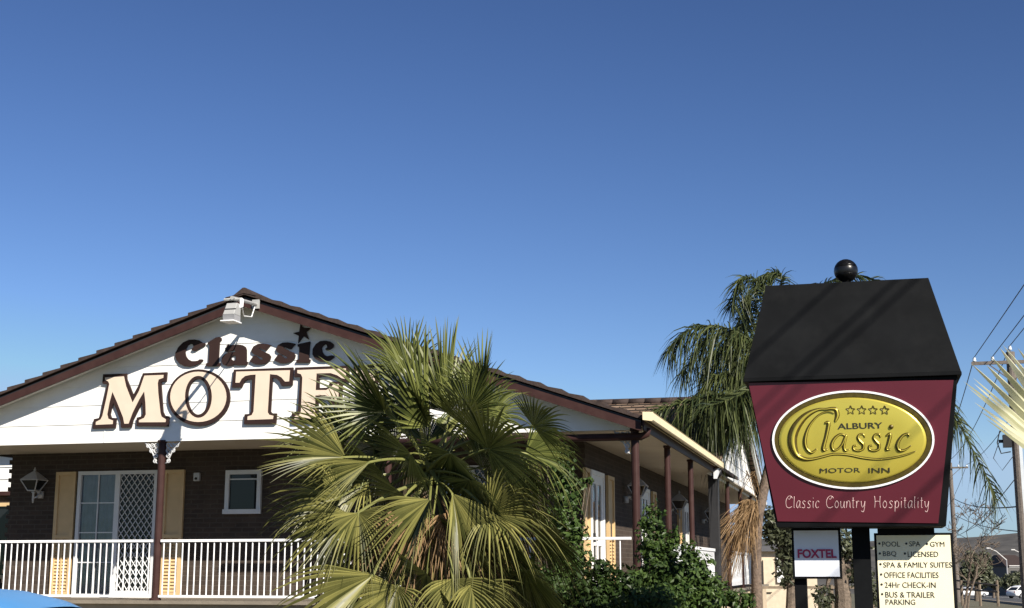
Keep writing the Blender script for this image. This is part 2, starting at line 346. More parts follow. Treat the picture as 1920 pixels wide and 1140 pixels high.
# roof with stepped tile courses
def courses(p0, p1, n, th=.032):
    """sawtooth profile from the eave p0 to the ridge p1 in (across, z)"""
    out = []
    for k in range(n):
        t0, t1 = k / n, (k + 1) / n
        a = (p0[0] + (p1[0] - p0[0]) * t0, p0[1] + (p1[1] - p0[1]) * t0 + th * 1.5); c = (p0[0] + (p1[0] - p0[0]) * t1, p0[1] + (p1[1] - p0[1]) * t1 + th * .35)
        out += [a, c]
    return out
def roof_slab(b, p0, p1, n, d0, d1, th, swap):
    pr = courses(p0, p1, n, th); low = [(p0[0], p0[1] - .02), (p1[0], p1[1] - .02)]
    mk = (lambda a, d, z: (a, d, z)) if not swap else (lambda a, d, z: (d, a, z))
    I = [b.add(mk(a, d0, z)) for a, z in pr]; J = [b.add(mk(a, d1, z)) for a, z in pr]
    lo = [b.add(mk(a, d, z)) for d in (d0, d1) for a, z in low]
    for k in range(len(pr) - 1): b.face(I[k], I[k + 1], J[k + 1], J[k])
    b.face(lo[0], *I, lo[1]); b.face(lo[2], *J, lo[3]); b.face(lo[0], lo[1], lo[3], lo[2]); b.face(lo[0], I[0], J[0], lo[2])
b = B()
roof_slab(b, (UL - .1, ZE - .02), (UA, ZA + .04), 20, OH - .03, 13, .036, False)
roof_slab(b, (UR + .12, ZE - .02), (UA, ZA + .04), 20, OH - .03, 13, .036, False)
roof_o = b.build('roof', M_tile, motel)
b = B()
for k in range(30):
    v = OH - .04 + k * .42
    q = [(-.20, -.05), (-.02, .085), (.02, .085), (.20, -.05), (0, .0)]
    b.frustum([(UA + a, v, ZA + .04 + c) for a, c in q], [(UA + a * .9, v + .44, ZA + .05 + c * .9) for a, c in q])
b.build('ridge_cap', M_tile, motel)
# cross wing roof behind
M_tile2 = brickmat('mottled old tile', (.13, .085, .062), (.26, .19, .14), (.03, .024, .02), .30, .105, .018, bump=.9)
VR, ZR2 = 15.4, 5.72
b = B(); roof_slab(b, (8.7, 3.6), (VR, ZR2), 22, -18, .28, .05, True); roof_slab(b, (22.3, 3.6), (VR, ZR2), 22, -18, .28, .05, True)
cr = b.build('cross_roof', M_tile2, motel)
b = B()
for k in range(44): u = -18 + k * .415; b.tube([(u, VR, ZR2 + .05), (u + .43, VR, ZR2 + .06)], [.13, .12], 8, True, .8)
b.build('ridge_cap', M_tile, motel, smooth=True)
# barge boards and rake soffits of the front gable
def rake(b, u0, u1, d0, d1, y0, y1):
    za, zb = zroof(u0), zroof(u1); r = [(u0, y0, za - d1), (u1, y0, zb - d1), (u1, y0, zb - d0), (u0, y0, za - d0)]
    b.frustum(r, [(p[0], y1, p[2]) for p in r])
for s in (0, 1):
    b = B(); rake(b, *( (UL, UA) if not s else (UA, UR)), .045, .165, OH, OH + .035); b.build('barge_board', M_brown, motel)
    b = B(); rake(b, *((UL, UA) if not s else (UA, UR)), .015, .044, OH + .02, OH + .05); b.build('verge_gap_shade', M_dark, motel)  # dark colour stands in for the shadow gap between tiles and barge
    b = B(); rake(b, *((UL, UA) if not s else (UA, UR)), .07, .09, OH + .037, -.018); b.build('rake_soffit', M_white, motel)
# verandah beam on the right half (round pipe) and posts
b = B(); b.tube([(-5.2, -.02, 3.43), (.10, -.02, 3.43), (.17, -.02, 3.46), (.19, -.02, 3.55)], .055, 12); b.build('pipe_beam', M_brown, motel, smooth=True)
def column(u, v, z0, z1, r, m=M_brown):
    b = B(); b.lathe((u, v, 0), [(r * 1.5, z0), (r * 1.5, z0 + .03), (r, z0 + .04), (r, z1 - .04), (r * 1.3, z1 - .03), (r * 1.3, z1)], 14)
    return b.build('verandah_post', m, motel, smooth=False)
posts = [(-7.4, .02), (-3.7, .02), (0, .02), (-11.4, .02)]
pobj = [column(u, v, ZF, ZS, .058) for u, v in posts]
for v in (2.9, 5.9, 12.6, 15.9, 19.0): column(.05, v, ZF, ZS, .05)
b = B(); b.box(-.06, .15, 9.7, 9.92, ZF, ZS); b.build('verandah_pillar', M_dark, motel, bevel=.01)
def lace(po, u, v, side):
    b = B()
    for k, (a, c, r) in enumerate([(.05, .05, .035), (.12, .05, .03), (.19, .05, .028), (.05, .13, .035), (.13, .13, .028), (.05, .21, .03), (.06, .29, .026)]):
        cx = u + side * (.055 + a); cz = ZS - .03 - c
        pts = [(cx + r * math.cos(q * PI / 5), v, cz + r * math.sin(q * PI / 5)) for q in range(11)]; b.tube(pts, .011, 5, False)
        b.tube([(cx - r * .7, v, cz - r * .7), (cx + r * .7, v, cz + r * .7)], .008, 5)
    b.box(min(u + side * .05, u + side * .31), max(u + side * .05, u + side * .31), v - .012, v + .012, ZS - .025, ZS - .003)
    b.tube([(u + side * .30, v, ZS - .03), (u + side * .22, v, ZS - .11), (u + side * .16, v, ZS - .20), (u + side * .10, v, ZS - .34), (u + side * .06, v, ZS - .36)], .012, 6)
    b.build('lace_bracket', M_iron, po, smooth=True)
lace(pobj[0], -7.4, .02, 1); lace(pobj[0], -7.4, .02, -1); lace(pobj[1], -3.7, .02, 1); lace(pobj[2], 0, .02, -1)
# gutter and fascia along the right eave
b = B(); v0, v1 = -.46, 9.15; pr = [(.19, 3.62), (.32, 3.60), (.335, 3.615), (.335, 3.715), (.345, 3.725), (.19, 3.73)]
b.frustum([(u, v0, z) for u, z in pr], [(u, v1, z) for u, z in pr]); b.build('gutter', M_cream, motel)
b = B(); b.box(.165, .188, -.33, 9.25, 3.49, 3.70); b.build('fascia_board', M_brown, motel)
b = B(); b.tube([(.26, 9.0, 3.58), (.26, 9.0, 3.48), (.08, 9.75, 3.40), (.08, 9.75, 1.2)], .04, 8); b.build('downpipe', M_dark, motel, smooth=True)
# white gable of the cross wing, over the side verandah
b = B(); z = 3.50; zt = ZR2 - .15; s2 = (ZR2 - 3.6) / (VR - 8.7)
while z < zt - .02:
    z1 = min(z + .298, zt)
    sp = lambda zz: (VR - (zt - zz) / s2, VR + (zt - zz) / s2)
    a0, a1 = sp(z); c0, c1 = sp(z1); i = [b.add(p) for p in ((.036, a0, z), (.036, a1, z), (.022, c1, z1), (.022, c0, z1), (.0, a0, z), (.0, a1, z))]
    b.face(i[0], i[1], i[2], i[3]); b.face(i[4], i[5], i[1], i[0]); z = z1
b.build('side_gable_cladding', M_white, motel)
for s in (-1, 1):
    b = B(); r = [(.19, VR, ZR2 - .03), (.19, VR + s * 6.9, 3.52), (.19, VR + s * 6.9, 3.36), (.19, VR, ZR2 - .21)]
    b.frustum(r, [(.26, p[1], p[2]) for p in r]); b.build('barge_board', M_trim, motel)
# doors, windows, shutters
def frame_box(b, u0, u1, z0, z1, y0, y1, t):
    b.box(u0, u1, y0, y1, z1 - t, z1); b.box(u0, u1, y0, y1, z0, z0 + t); b.box(u0, u0 + t, y0, y1, z0 + t, z1 - t); b.box(u1 - t, u1, y0, y1, z0 + t, z1 - t)
def slider(u0, u1, z0, z1):
    d = B(); frame_box(d, u0, u1, z0, z1, DW - .07, DW + .02, .06); um = (u0 + u1) / 2; d.box(um - .04, um + .05, DW - .066, DW + .02, z0 + .06, z1 - .06)
    d = d.build('sliding_door', M_trim, motel)
    b = B(); b.box(u0 + .06, um - .04, DW - .027, DW - .022, z0 + .06, z1 - .06); b.build('pane', M_clearg, d)
    b = B(); nn = 60; rw = []                                     # a sheer curtain hanging in folds behind the pane
    for k in range(nn + 1):
        t = k / nn; uu = u0 + .06 + (um - u0 - .10) * t; vv = DW - .011 + .008 * math.sin(t * 52 + 1.3 * math.sin(t * 17)); rw.append((b.add((uu, vv, z0 + .06)), b.add((uu, vv, z1 - .06))))
    for k in range(nn): b.face(rw[k][0], rw[k + 1][0], rw[k + 1][1], rw[k][1])
    b.build('curtain', M_sheer, d)
    b = B(); b.box(um + .05, u1 - .06, DW - .025, DW - .015, z0 + .06, z1 - .06); b.build('pane', M_glass, d)
    b = B(); w0, w1 = u0 + .06, um - .04
    b.box((w0 + w1) / 2 - .009, (w0 + w1) / 2 + .009, DW - .045, DW - .028, z0 + .06, z1 - .06)
    for k in (1, 2, 3): zz = z0 + .06 + (z1 - z0 - .12) * k / 4 + .02; b.box(w0, w1, DW - .044, DW - .0285, zz - .009, zz + .009)
    b.build('glazing_bar', M_trim, d)
    b = B(); w0, w1 = um + .05, u1 - .06; zz0, zz1 = z0 + .06, z1 - .06; st = .105; wd = w1 - w0
    for sgn in (1, -1):
        c = -wd
        while c < (zz1 - zz0) + wd:                               # diagonals of a diamond grille clipped to the opening
            pts = []
            for q in range(2):
                pass
            t0 = max(0, (-c) / 1.35) ; t1 = min(wd, ((zz1 - zz0) - c) / 1.35)
            if t1 > t0 + .01:
                A, Bq = (t0, c + 1.35 * t0), (t1, c + 1.35 * t1)
                if sgn < 0: A, Bq = (wd - A[0], A[1]), (wd - Bq[0], Bq[1])
                b.tube([(w0 + A[0], DW - .048 + sgn * .004, zz0 + A[1]), (w0 + Bq[0], DW - .048 + sgn * .004, zz0 + Bq[1])], .0075, 4)
            c += st * 1.35
    b.box(w0, w1, DW - .058, DW - .04, zz0, zz0 + .05)
    b.build('security_grille', M_trim, d)
    return d
slider(-9.9, -8.40, ZF, 3.225); slider(-3.62, -2.2, ZF, 3.20)
def window(u0, u1, z0, z1):
    b = B(); frame_box(b, u0, u1, z0, z1, DW - .06, DW + .02, .07); b.box(u0 + .07, u1 - .07, DW - .04, DW + .01, z1 - .16, z1 - .14); b.box(u0 - .02, u1 + .02, DW - .085, DW - .061, z0, z0 + .075); d = b.build('window', M_trim, motel)
    b = B(); b.box(u0 + .07, u1 - .07, DW - .02, DW - .01, z0 + .07, z1 - .07); b.build('pane', M_glass, d)
window(-7.16, -6.52, 2.48, 3.20)
def shutter(a0, a1, z0, z1, side=False):
    b = MB(BF) if not side else MB(BF @ Matrix.Translation((UC, 0, 0)) @ Matrix.Rotation(PI / 2, 4, 'Z') @ Matrix.Translation((0, -DW, 0)))
    t = .06; frame_box(b, a0, a1, z0, z1, DW - .05, DW - .002, t); zm = z0 + (z1 - z0) * .47
    b.box(a0 + t, a1 - t, DW - .049, DW - .003, zm - .03, zm + .03); b.box(a0 + t, a1 - t, DW - .02, DW - .004, zm + .03, z1 - t)
    b.box((a0 + a1) / 2 - .012, (a0 + a1) / 2 + .012, DW - .046, DW - .02, z0 + t, zm - .03); n = int((zm - z0 - t) / .055)
    b.box(a0 + t, a1 - t, DW - .012, DW - .003, z0 + t, zm - .03)
    for k in range(n):
        zz = z0 + t + .008 + k * .055
        b.frustum([(a0 + t, DW - .042, zz), (a1 - t, DW - .042, zz), (a1 - t, DW - .034, zz - .004), (a0 + t, DW - .034, zz - .004)], [(a0 + t, DW - .02, zz + .036), (a1 - t, DW - .02, zz + .036), (a1 - t, DW - .012, zz + .032), (a0 + t, DW - .012, zz + .032)])
    return b.build('shutter', M_shut, motel)
for a0, a1 in ((-10.34, -9.96), (-8.30, -7.92), (-4.05, -3.67), (-2.15, -1.78)): shutter(a0, a1, ZF + .03, 3.225)
def sdoor(v0, v1):
    MM = BF @ Matrix.Translation((UC, 0, 0)) @ Matrix.Rotation(PI / 2, 4, 'Z')     # local x runs along v, local -y points out of the wall
    b = MB(MM); frame_box(b, v0, v1, ZF, 3.13, -.06, -.002, .07); d = b.build('room_door', M_white, motel)
    b = MB(MM); vm = (v0 + v1) / 2
    frame_box(b, v0 + .07, v1 - .07, ZF + .07, 3.06, -.04, -.012, .14); b.box(v0 + .21, v1 - .21, -.04, -.012, 1.95, 2.08); b.box(vm - .06, vm + .06, -.039, -.013, ZF + .21, 2.92); b.build('leaf', M_white, d)
    b = MB(MM); b.box(v0 + .2, v1 - .2, -.022, -.016, ZF + .2, 2.93); b.build('pane', M_glass, d)
    b = MB(MM); b.tube([(v0 + .13, -.08, 2.08), (v0 + .24, -.08, 2.08)], .012, 6); b.box(v0 + .11, v0 + .15, -.09, -.041, 2.0, 2.14); b.build('handle', M_dark, d)
for v0, v1 in ((2.02, 3.14), (6.95, 8.03), (13.3, 14.4)): sdoor(v0, v1)
for v0, v1 in ((1.62, 1.99), (3.52, 4.12), (8.5, 9.0), (14.8, 15.2), (6.3, 6.75), (12.4, 12.9)): shutter(v0, v1, ZF + .03, 3.13, True)
# set-back wing at the far left, its white boards in the sun
b = B(); b.box(-22, -11.25, 4.6, 4.85, 0, 3.02); b.build('wing_wall', M_brick, motel)
b = B(); z = 3.08
while z < 3.85: b.frustum([(-22, 4.52, z), (-11.25, 4.52, z), (-11.25, 4.85, z), (-22, 4.85, z)], [(-22, 4.54, z + .235), (-11.25, 4.54, z + .235), (-11.25, 4.85, z + .235), (-22, 4.85, z + .235)]); z += .237
b.build('wing_cladding', M_white, motel)
b = B(); b.box(-22, -11.25, 4.48, 4.6, 3.0, 3.075); b.build('wing_trim', M_brown, motel)
b = B(); b.frustum([(-22.1, 4.25, 3.86), (-12.0, 4.25, 3.86), (-12.0, 9.0, 3.86), (-22.1, 9.0, 3.86)], [(-22.1, 4.25, 3.93), (-12.0, 4.25, 3.93), (-12.0, 9.0, 5.2), (-22.1, 9.0, 5.2)]); b.build('wing_roof', M_tile, motel)
b = B(); frame_box(b, -14.2, -12.62, 1.4, 2.86, 4.52, 4.61, .07); wd = b.build('window', M_shut, motel)
b = B(); b.box(-14.13, -12.69, 4.57, 4.58, 1.47, 2.79); b.build('pane', M_glass, wd)

# ------------------------------------------------------------------ railings and low panels
def railing(u0, u1, label, along='u', z0=1.2, z1=2.03, fixed=0.0, gap=.104):
    if along == 'u': o = W(u0, 0, ZF); rz = -ANG
    else: o = W(fixed, u0, ZF); rz = -ANG + PI / 2
    root = empty('verandah_railing', o, label, 'railing', 'white railings between the verandah posts', rz); M = frame(o, rz); ln = u1 - u0
    b = MB(M); b.box(0, ln, -.035, .015, z1 - ZF - .04, z1 - ZF); b.build('top_rail', M_sgnw, root, bevel=.006)
    b = MB(M); b.box(0, ln, -.025, .008, z0 - ZF - .035, z0 - ZF); b.build('bottom_rail', M_sgnw, root)
    n = int(ln / gap)
    for k in range(n):
        x = (k + .5) * ln / n; b = MB(M); b.tube([(x, -.01, z0 - ZF), (x, -.01, z1 - ZF - .04)], .0108, 6); b.build('baluster', M_sgnw, root)
railing(-11.85, -7.47, 'white metal railing in front of the sliding door, left of the lace bracketed post')
railing(-7.33, -3.77, 'white metal railing right of the lace bracketed post, running behind the fan palm')
railing(-3.63, -.07, 'white metal railing between the fan palm and the vine covered corner post', gap=.30)
def panel(v0, v1, label):
    o = W(.03, v0, ZF); root = empty('balustrade_panel', o, label, 'balustrade', 'white low panels along the side verandah', -ANG); M = frame(o)
    b = MB(M); b.box(-.02, .015, 0, v1 - v0, .08, .82); b.build('panel', M_sgnw, root)
    b = MB(M); b.box(-.04, .035, -.02, v1 - v0 + .02, .82, .875); b.build('cap_rail', M_sgnw, root)
    for y in (0, v1 - v0 - .05): b = MB(M); b.box(-.03, .025, y, y + .05, 0, .08); b.build('foot', M_sgnw, root)
panel(3.0, 9.6, 'long white low balustrade panel behind the leafy shrubs on the side verandah')
panel(12.7, 22, 'white low balustrade panel behind the hanging brown dead fronds')

# ------------------------------------------------------------------ coach lamps, wall box, floodlight
def coach_lamp(p, rz, label):
    root = empty('coach_lamp', p, label, 'wall lamp', 'coach lamps on the motel walls', rz); M = frame(Vector(p), rz)
    b = MB(M); b.lathe((0, 0, 0), [(.012, -.16), (.02, -.1), (.018, 0), (.035, .02), (.03, .04)], 8)
    b.tube([(0, 0, -.08), (.03, .06, -.05), (.04, .13, .0), (.02, .19, .03)], .014, 8); b.tube([(.0, .13, .04), (0, .19, .04), (0, .24, .0)], .03, 8); b.lathe((0, .22, -.07), [(.05, 0), (.055, .12)], 10); b.build('bracket', M_lampg, root, smooth=True)
    b = MB(M); lo, hi = .07, .16
    for s, t in ((1, 1), (1, -1), (-1, 1), (-1, -1)): b.tube([(s * lo, t * lo, .05), (s * hi, t * hi, .23)], .010, 5)
    for r, z in ((lo, .05), (hi, .23)):
        q = [(r, r, z), (-r, r, z), (-r, -r, z), (r, -r, z), (r, r, z)]; b.tube(q, .011, 5)
    b.build('cage', M_lampg, root)
    b = MB(M); b.frustum([(-.065, -.065, .052), (.065, -.065, .052), (.065, .065, .052), (-.065, .065, .052)], [(-.15, -.15, .225), (.15, -.15, .225), (.15, .15, .225), (-.15, .15, .225)]); b.build('glass', M_glass, root)
    b = MB(M); b.frustum([(-.165, -.165, .235), (.165, -.165, .235), (.165, .165, .235), (-.165, .165, .235)], [(-.085, -.085, .32), (.085, -.085, .32), (.085, .085, .32), (-.085, .085, .32)])
    b.frustum([(-.085, -.085, .32), (.085, -.085, .32), (.085, .085, .32), (-.085, .085, .32)], [(-.012, -.012, .385), (.012, -.012, .385), (.012, .012, .385), (-.012, .012, .385)]); b.lathe((0, 0, .38), [(.015, 0), (.022, .02), (.004, .07)], 8); b.build('cap', M_lampg, root)
coach_lamp(W(-10.62, DW - .26, 2.85), -ANG, 'grey coach lamp on the shaded brick wall, left of the sliding door')
coach_lamp(W(UC + .26, 5.3, 2.82), -ANG - PI / 2 + PI, 'grey coach lamp just behind the corner post on the side wall')
coach_lamp(W(UC + .26, 10.9, 2.82), -ANG + PI / 2, 'grey coach lamp further along the side wall, before the dark pillar')
coach_lamp(W(UC + .26, 17.2, 2.82), -ANG + PI / 2, 'farthest grey coach lamp on the side wall, between the dark pillar and the door')
o = W(-7.69, DW, 3.10); root = empty('sensor_box', o, 'small pale box fixed to the dark wall right of the cream shutter', 'wall box'); M = frame(o)
b = MB(M); b.box(-.055, .055, -.06, -.002, -.07, .07); b.build('case', M_lampg, root, bevel=.008); b = MB(M); b.lathe((0, -.075, -.03), [(.012, -.02), (.025, 0), (.012, .02)], 8); b.build('lens', M_dark, root, smooth=True)
# floodlight on its bracket arm
o = W(UA, OH - .01, 5.55); root = empty('floodlight', o, 'pale grey floodlight on an arm sticking out from the gable peak', 'floodlight'); M = frame(o)
b = MB(M); b.tube([(.20, 0, .0), (.40, -1.24, -.145)], .028, 8); b.box(.14, .26, -.02, 0, -.07, .07); b.tube([(.25, -1.18, -.155), (.51, -1.13, -.145)], .02, 6); b.build('arm', M_flood, root)
b = MB(M); b.tube([(.50, -1.13, -.15), (.51, -1.14, -.25), (.45, -1.18, -.29)], .03, 8); b.build('yoke', M_sgnw, root, smooth=True)
def fl(x, y, zz): return (.413 + (x - .325) * .86, -1.24 + (y + 1.06) * .86, -.224 + (zz + .19) * .86)
def fq(y0, y1, x0, x1, zz): return [fl(x0, y0, zz), fl(x1, y0, zz), fl(x1, y1, zz), fl(x0, y1, zz)]
b = MB(M); b.frustum(fq(-1.20, -.95, .225, .428, -.40), fq(-1.08, -.93, .23, .42, -.19)); b.build('housing', M_flood, root, bevel=.008)
b = MB(M); b.frustum(fq(-1.17, -.96, .222, .430, -.50), fq(-1.20, -.951, .225, .428, -.402)); b.build('lens', M_bgg, root)
b = MB(M); b.frustum(fq(-1.24, -.94, .205, .445, -.52), fq(-1.24, -.94, .205, .445, -.502)); b.build('rim', M_sgnw, root)
b = MB(M); b.frustum(fq(-1.16, -1.13, .222, .428, -.31), fq(-1.15, -1.12, .222, .428, -.295)); b.build('visor_strip', M_dark, root)
b = MB(M); b.tube([(.20, -.03, -.02), (.25, -.25, -.24), (.36, -.75, -.32), (.49, -1.1, -.23)], .009, 5); b.build('cable', M_sgnw, root)

# ------------------------------------------------------------------ gable lettering
PG = Plane(W(-6, -.012, 4.4), EU, EZ)
def px_loops(loops, ox, oy, sc): return [[PG.st(ox + x / sc, oy + y / sc) for x, y in lp] for lp in loops]
def spl(lp):                                                    # soften a traced outline
    return lp
sg = empty('word_sign', W(-6, -.02, 4.9), 'dark brown raised wooden word Classic with a star, on the white gable', 'lettering')
z1 = lambda *l: px_loops(l, 320, 600, 6.0)
Cq = [(400,285),(392,262),(370,262),(330,232),(280,222),(215,225),(150,255),(95,310),(65,370),(60,410),(75,455),(110,495),(160,520),(220,525),(280,515),(330,495),(365,470),(372,455),(365,445),(335,445),(315,460),(285,465),(245,465),(205,445),(180,410),(172,370),(180,325),(200,290),(230,270),(255,275),(268,300),(245,335),(265,352),(300,345),(340,318)]
lq = [(425,275),(428,255),(520,200),(555,192),(580,208),(578,235),(560,240),(545,480),(562,485),(565,500),(558,522),(402,522),(412,488),(432,485),(445,300),(440,278)]
aq = [(635,290),(660,278),(690,285),(760,278),(815,285),(850,305),(862,340),(862,470),(877,475),(865,508),(740,510),(735,498),(700,515),(650,522),(600,505),(580,470),(585,425),(615,390),(660,368),(735,362),(740,350),(720,342),(695,348),(640,362),(618,355),(620,340),(640,305)]
ah = [(740,400),(715,400),(690,420),(690,445),(710,458),(740,458)]
sq = [(1135,285),(1085,345),(1060,342),(1010,318),(1000,322),(1010,335),(1070,365),(1115,385),(1135,415),(1125,455),(1080,490),(1020,502),(960,500),(895,468),(945,400),(965,405),(1010,440),(1040,450),(1045,440),(1030,425),(960,395),(920,370),(918,340),(940,300),(990,272),(1050,268),(1100,275)]
s2q = [(x + 276, y - 14) for x, y in sq]
iq = [(1435,275),(1575,245),(1570,300),(1562,440),(1580,448),(1575,482),(1418,482),(1425,452),(1448,445),(1455,305),(1437,300)]
stq = [(1468,45),(1500,90),(1580,92),(1530,140),(1560,220),(1500,185),(1442,262),(1450,182),(1385,150),(1455,135)]
cq = [(1835,270),(1800,245),(1750,235),(1690,240),(1640,275),(1605,330),(1603,390),(1630,435),(1690,468),(1760,470),(1800,455),(1845,425),(1850,405),(1820,400),(1770,410),(1735,395),(1712,360),(1705,320),(1720,290),(1745,272),(1765,285),(1770,310),(1745,330),(1765,345),(1800,335),(1840,305)]
for nm, lps in (('letter', [Cq]), ('letter', [lq]), ('letter', [aq, ah]), ('letter', [sq]), ('letter', [s2q]), ('letter', [iq]), ('star', [stq]), ('letter', [cq])):
    b = MB(); curve_fill(z1(*lps), .003, .032, PG, b); b.build(nm, M_letter, sg)
ms = empty('word_sign', W(-6, -.02, 4.0), 'big slab serif word MOTEL in beige with thick brown outlines, on the white gable', 'lettering')
def ell(cx, cy, rx, ry, n=40, tilt=0.0):
    return [(cx + rx * math.cos(q * 2 * PI / n) * math.cos(tilt) - ry * math.sin(q * 2 * PI / n) * math.sin(tilt), cy + rx * math.cos(q * 2 * PI / n) * math.sin(tilt) + ry * math.sin(q * 2 * PI / n) * math.cos(tilt)) for q in range(n)]
Mo = [(190,165),(512,155),(515,230),(560,340),(605,455),(690,300),(740,150),(1072,135),(1062,260),(990,270),(990,330),(1015,680),(1040,735),(1100,745),(1088,885),(650,880),(655,765),(710,750),(735,715),(738,640),(728,545),(680,640),(600,800),(575,900),(437,903),(432,820),(375,660),(330,560),(300,640),(285,720),(300,765),(370,770),(355,905),(40,915),(62,785),(130,770),(160,700),(185,560),(240,330),(245,300),(180,292)]
Mi_ = [(222,212),(480,195),(510,330),(600,560),(690,400),(765,185),(1028,175),(1025,215),(960,240),(948,290),(955,430),(985,700),(1000,750),(1062,790),(1055,828),(690,830),(690,800),(760,770),(785,720),(780,560),(762,400),(690,520),(600,700),(545,848),(488,850),(470,760),(390,560),(322,405),(280,560),(250,720),(265,780),(330,805),(325,855),(92,865),(95,825),(160,790),(185,740),(240,500),(280,300),(265,265),(222,245)]
To = [(300,100),(1118,70),(1105,315),(960,328),(935,270),(890,225),(832,210),(805,680),(830,705),(890,705),(878,850),(437,855),(448,718),(515,712),(535,680),(550,235),(490,235),(440,265),(405,345),(270,345)]
Ti = [(335,130),(1078,110),(1065,265),(1010,268),(960,210),(900,175),(800,165),(770,690),(790,725),(850,740),(842,785),(490,797),(493,750),(550,730),(575,680),(605,170),(530,175),(460,190),(410,230),(380,283),(325,283)]
Eo = [(1148,72),(1890,45),(1890,280),(1800,262),(1740,225),(1650,190),(1480,195),(1478,355),(1600,350),(1625,280),(1660,265),(1800,270),(1790,600),(1650,600),(1640,540),(1600,510),(1465,515),(1465,700),(1650,690),(1740,640),(1780,610),(1920,560),(1910,830),(1095,845),(1100,705),(1170,690),(1185,650),(1215,210),(1195,200),(1132,198)]
Ei = [(1180,108),(1850,85),(1850,235),(1790,220),(1730,180),(1640,150),(1445,155),(1432,385),(1580,385),(1650,340),(1680,305),(1752,300),(1745,560),(1690,555),(1640,480),(1560,455),(1428,460),(1420,740),(1680,730),(1790,670),(1830,640),(1880,610),(1870,780),(1140,788),(1145,745),(1210,725),(1230,680),(1250,210),(1230,165),(1180,150)]
Lo = [(1960,45),(2380,30),(2375,170),(2290,180),(2280,640),(2400,640),(2480,580),(2600,560),(2590,810),(1920,830),(1930,690),(1990,670),(2010,190),(1950,185)]
Li = [(2000,85),(2340,72),(2338,130),(2250,150),(2240,690),(2420,680),(2510,620),(2555,610),(2548,765),(1965,785),(1970,730),(2030,710),(2050,160),(1995,145)]
A2 = (170, 680, 7.385); A3 = (400, 680, 7.385)
for outer, inner, A in (([Mo], [Mi_], A2), ([ell(1513, 487, 428, 391), ell(1503, 475, 145, 247)], [ell(1510, 478, 388, 348), ell(1511, 478, 187, 290)], A2), ([To], [Ti], A3), ([Eo], [Ei], A3), ([Lo], [Li], A3)):
    b = MB(); curve_fill(px_loops(outer, *A), .003, .042, PG, b); lo = b.build('letter', M_letter, ms)
    b = MB(); curve_fill(px_loops(inner, *A), .0425, .049, PG, b); b.build('letter_face', M_beige, lo)

# ------------------------------------------------------------------ lantern shaped pylon sign
VS = -5.95
PE = Plane(W(0, VS, 0), EU, EZ)                                 # plane of the eave front
def sl(x, y, v): return L(Plane(W(0, v, 0), EU, EZ).hit(x, y))
e0, e1 = sl(1403, 711, VS), sl(1796, 711, VS); bo0, bo1 = sl(1456, 988, VS + .10), sl(1774, 988, VS + .10); r0, r1 = sl(1436, 530, VS + .28), sl(1741, 527, VS + .28)
ZEV, ZBO, ZTP = (e0[2] + e1[2]) / 2, (bo0[2] + bo1[2]) / 2, (r0[2] + r1[2]) / 2; DS = .86
cx = (e0[0] + e1[0]) / 2
sign = empty('pylon_sign', W(cx, VS + DS / 2, 0), 'black and maroon lantern shaped motel sign on posts with a ball on top', 'sign')
def ringuv(a, c, v0, v1, z): return [(a, v0, z), (c, v0, z), (c, v1, z), (a, v1, z)]
b = B(); b.frustum(ringuv(bo0[0], bo1[0], VS + .10, VS + DS - .10, ZBO), ringuv(e0[0], e1[0], VS, VS + DS, ZEV)); b.build('light_box', M_black, sign, bevel=.006)
b = B(); b.frustum(ringuv(e0[0] - .045, e1[0] + .035, VS - .045, VS + DS + .045, ZEV + .002), ringuv(e0[0] - .045, e1[0] + .035, VS - .045, VS + DS + .045, ZEV + .035)); b.build('eave', M_black, sign, bevel=.004)
b = B(); b.frustum(ringuv(e0[0] - .04, e1[0] + .03, VS - .04, VS + DS + .04, ZEV + .037), ringuv(r0[0], r1[0], VS + .28, VS + DS - .28, ZTP)); b.build('roof', M_black, sign)
cb = sl(1586, 508, VS + DS / 2)
b = B(); rb = .118
b.lathe((cb[0], cb[1], cb[2]), [(rb * math.cos(q * PI / 12), rb * math.sin(q * PI / 12)) for q in range(-11, 12)], 24); b.lathe((cb[0], cb[1], 0), [(.05, ZTP - .01), (.05, ZTP + .02), (.03, ZTP + .03)], 12); b.build('ball', mat('black gloss paint', (.010, .010, .011), .32, var=.3, spec=.4), sign, smooth=True)
e2 = (EV * -.10 + EZ * (ZEV - ZBO)).normalized()
PS = Plane(W(cx, VS, ZEV), EU, e2)                              # sloping maroon front face
def ps(x, y): return PS.st(x, y)
def zz4(pts): return [ps(1380 + x / 3.8, 690 + y / 3.8) for x, y in pts]
b = MB(); curve_fill([zz4([(90, 106), (1550, 86), (1441, 1106), (297, 1092)])], .002, .010, PS, b); face = b.build('sign_face', M_maroon, sign)
oc = (836, 512)
b = MB(); curve_fill([zz4(ell(*oc, 577, 352, 72)), zz4(ell(*oc, 562, 338, 72))], .011, .030, PS, b); b.build('white_rim', M_sgnw, face)
b = MB(); curve_fill([zz4(ell(*oc, 561, 337, 72)), zz4(ell(831, 514, 530, 306, 72))], .011, .024, PS, b); b.build('dark_rim', M_goldd, face)
b = MB(); c0 = zz4([(831, 514)])[0]; rings = []
for k, (f_, hh) in enumerate(((1.0, .012), (.985, .030), (.95, .034), (.7, .040), (.35, .044))): rings.append([b.add(PS.at(a, c, hh)) for a, c in zz4(ell(831, 514, 529 * f_, 305 * f_, 72))])
for k in range(len(rings) - 1):
    for q in range(72): b.face(rings[k][q], rings[k + 1][q], rings[k + 1][(q + 1) % 72], rings[k][(q + 1) % 72])
cc = b.add(PS.at(c0[0], c0[1], .045))
for q in range(72): b.face(rings[-1][q], cc, rings[-1][(q + 1) % 72])
oval = b.build('gold_oval', M_gold, face, smooth=True)
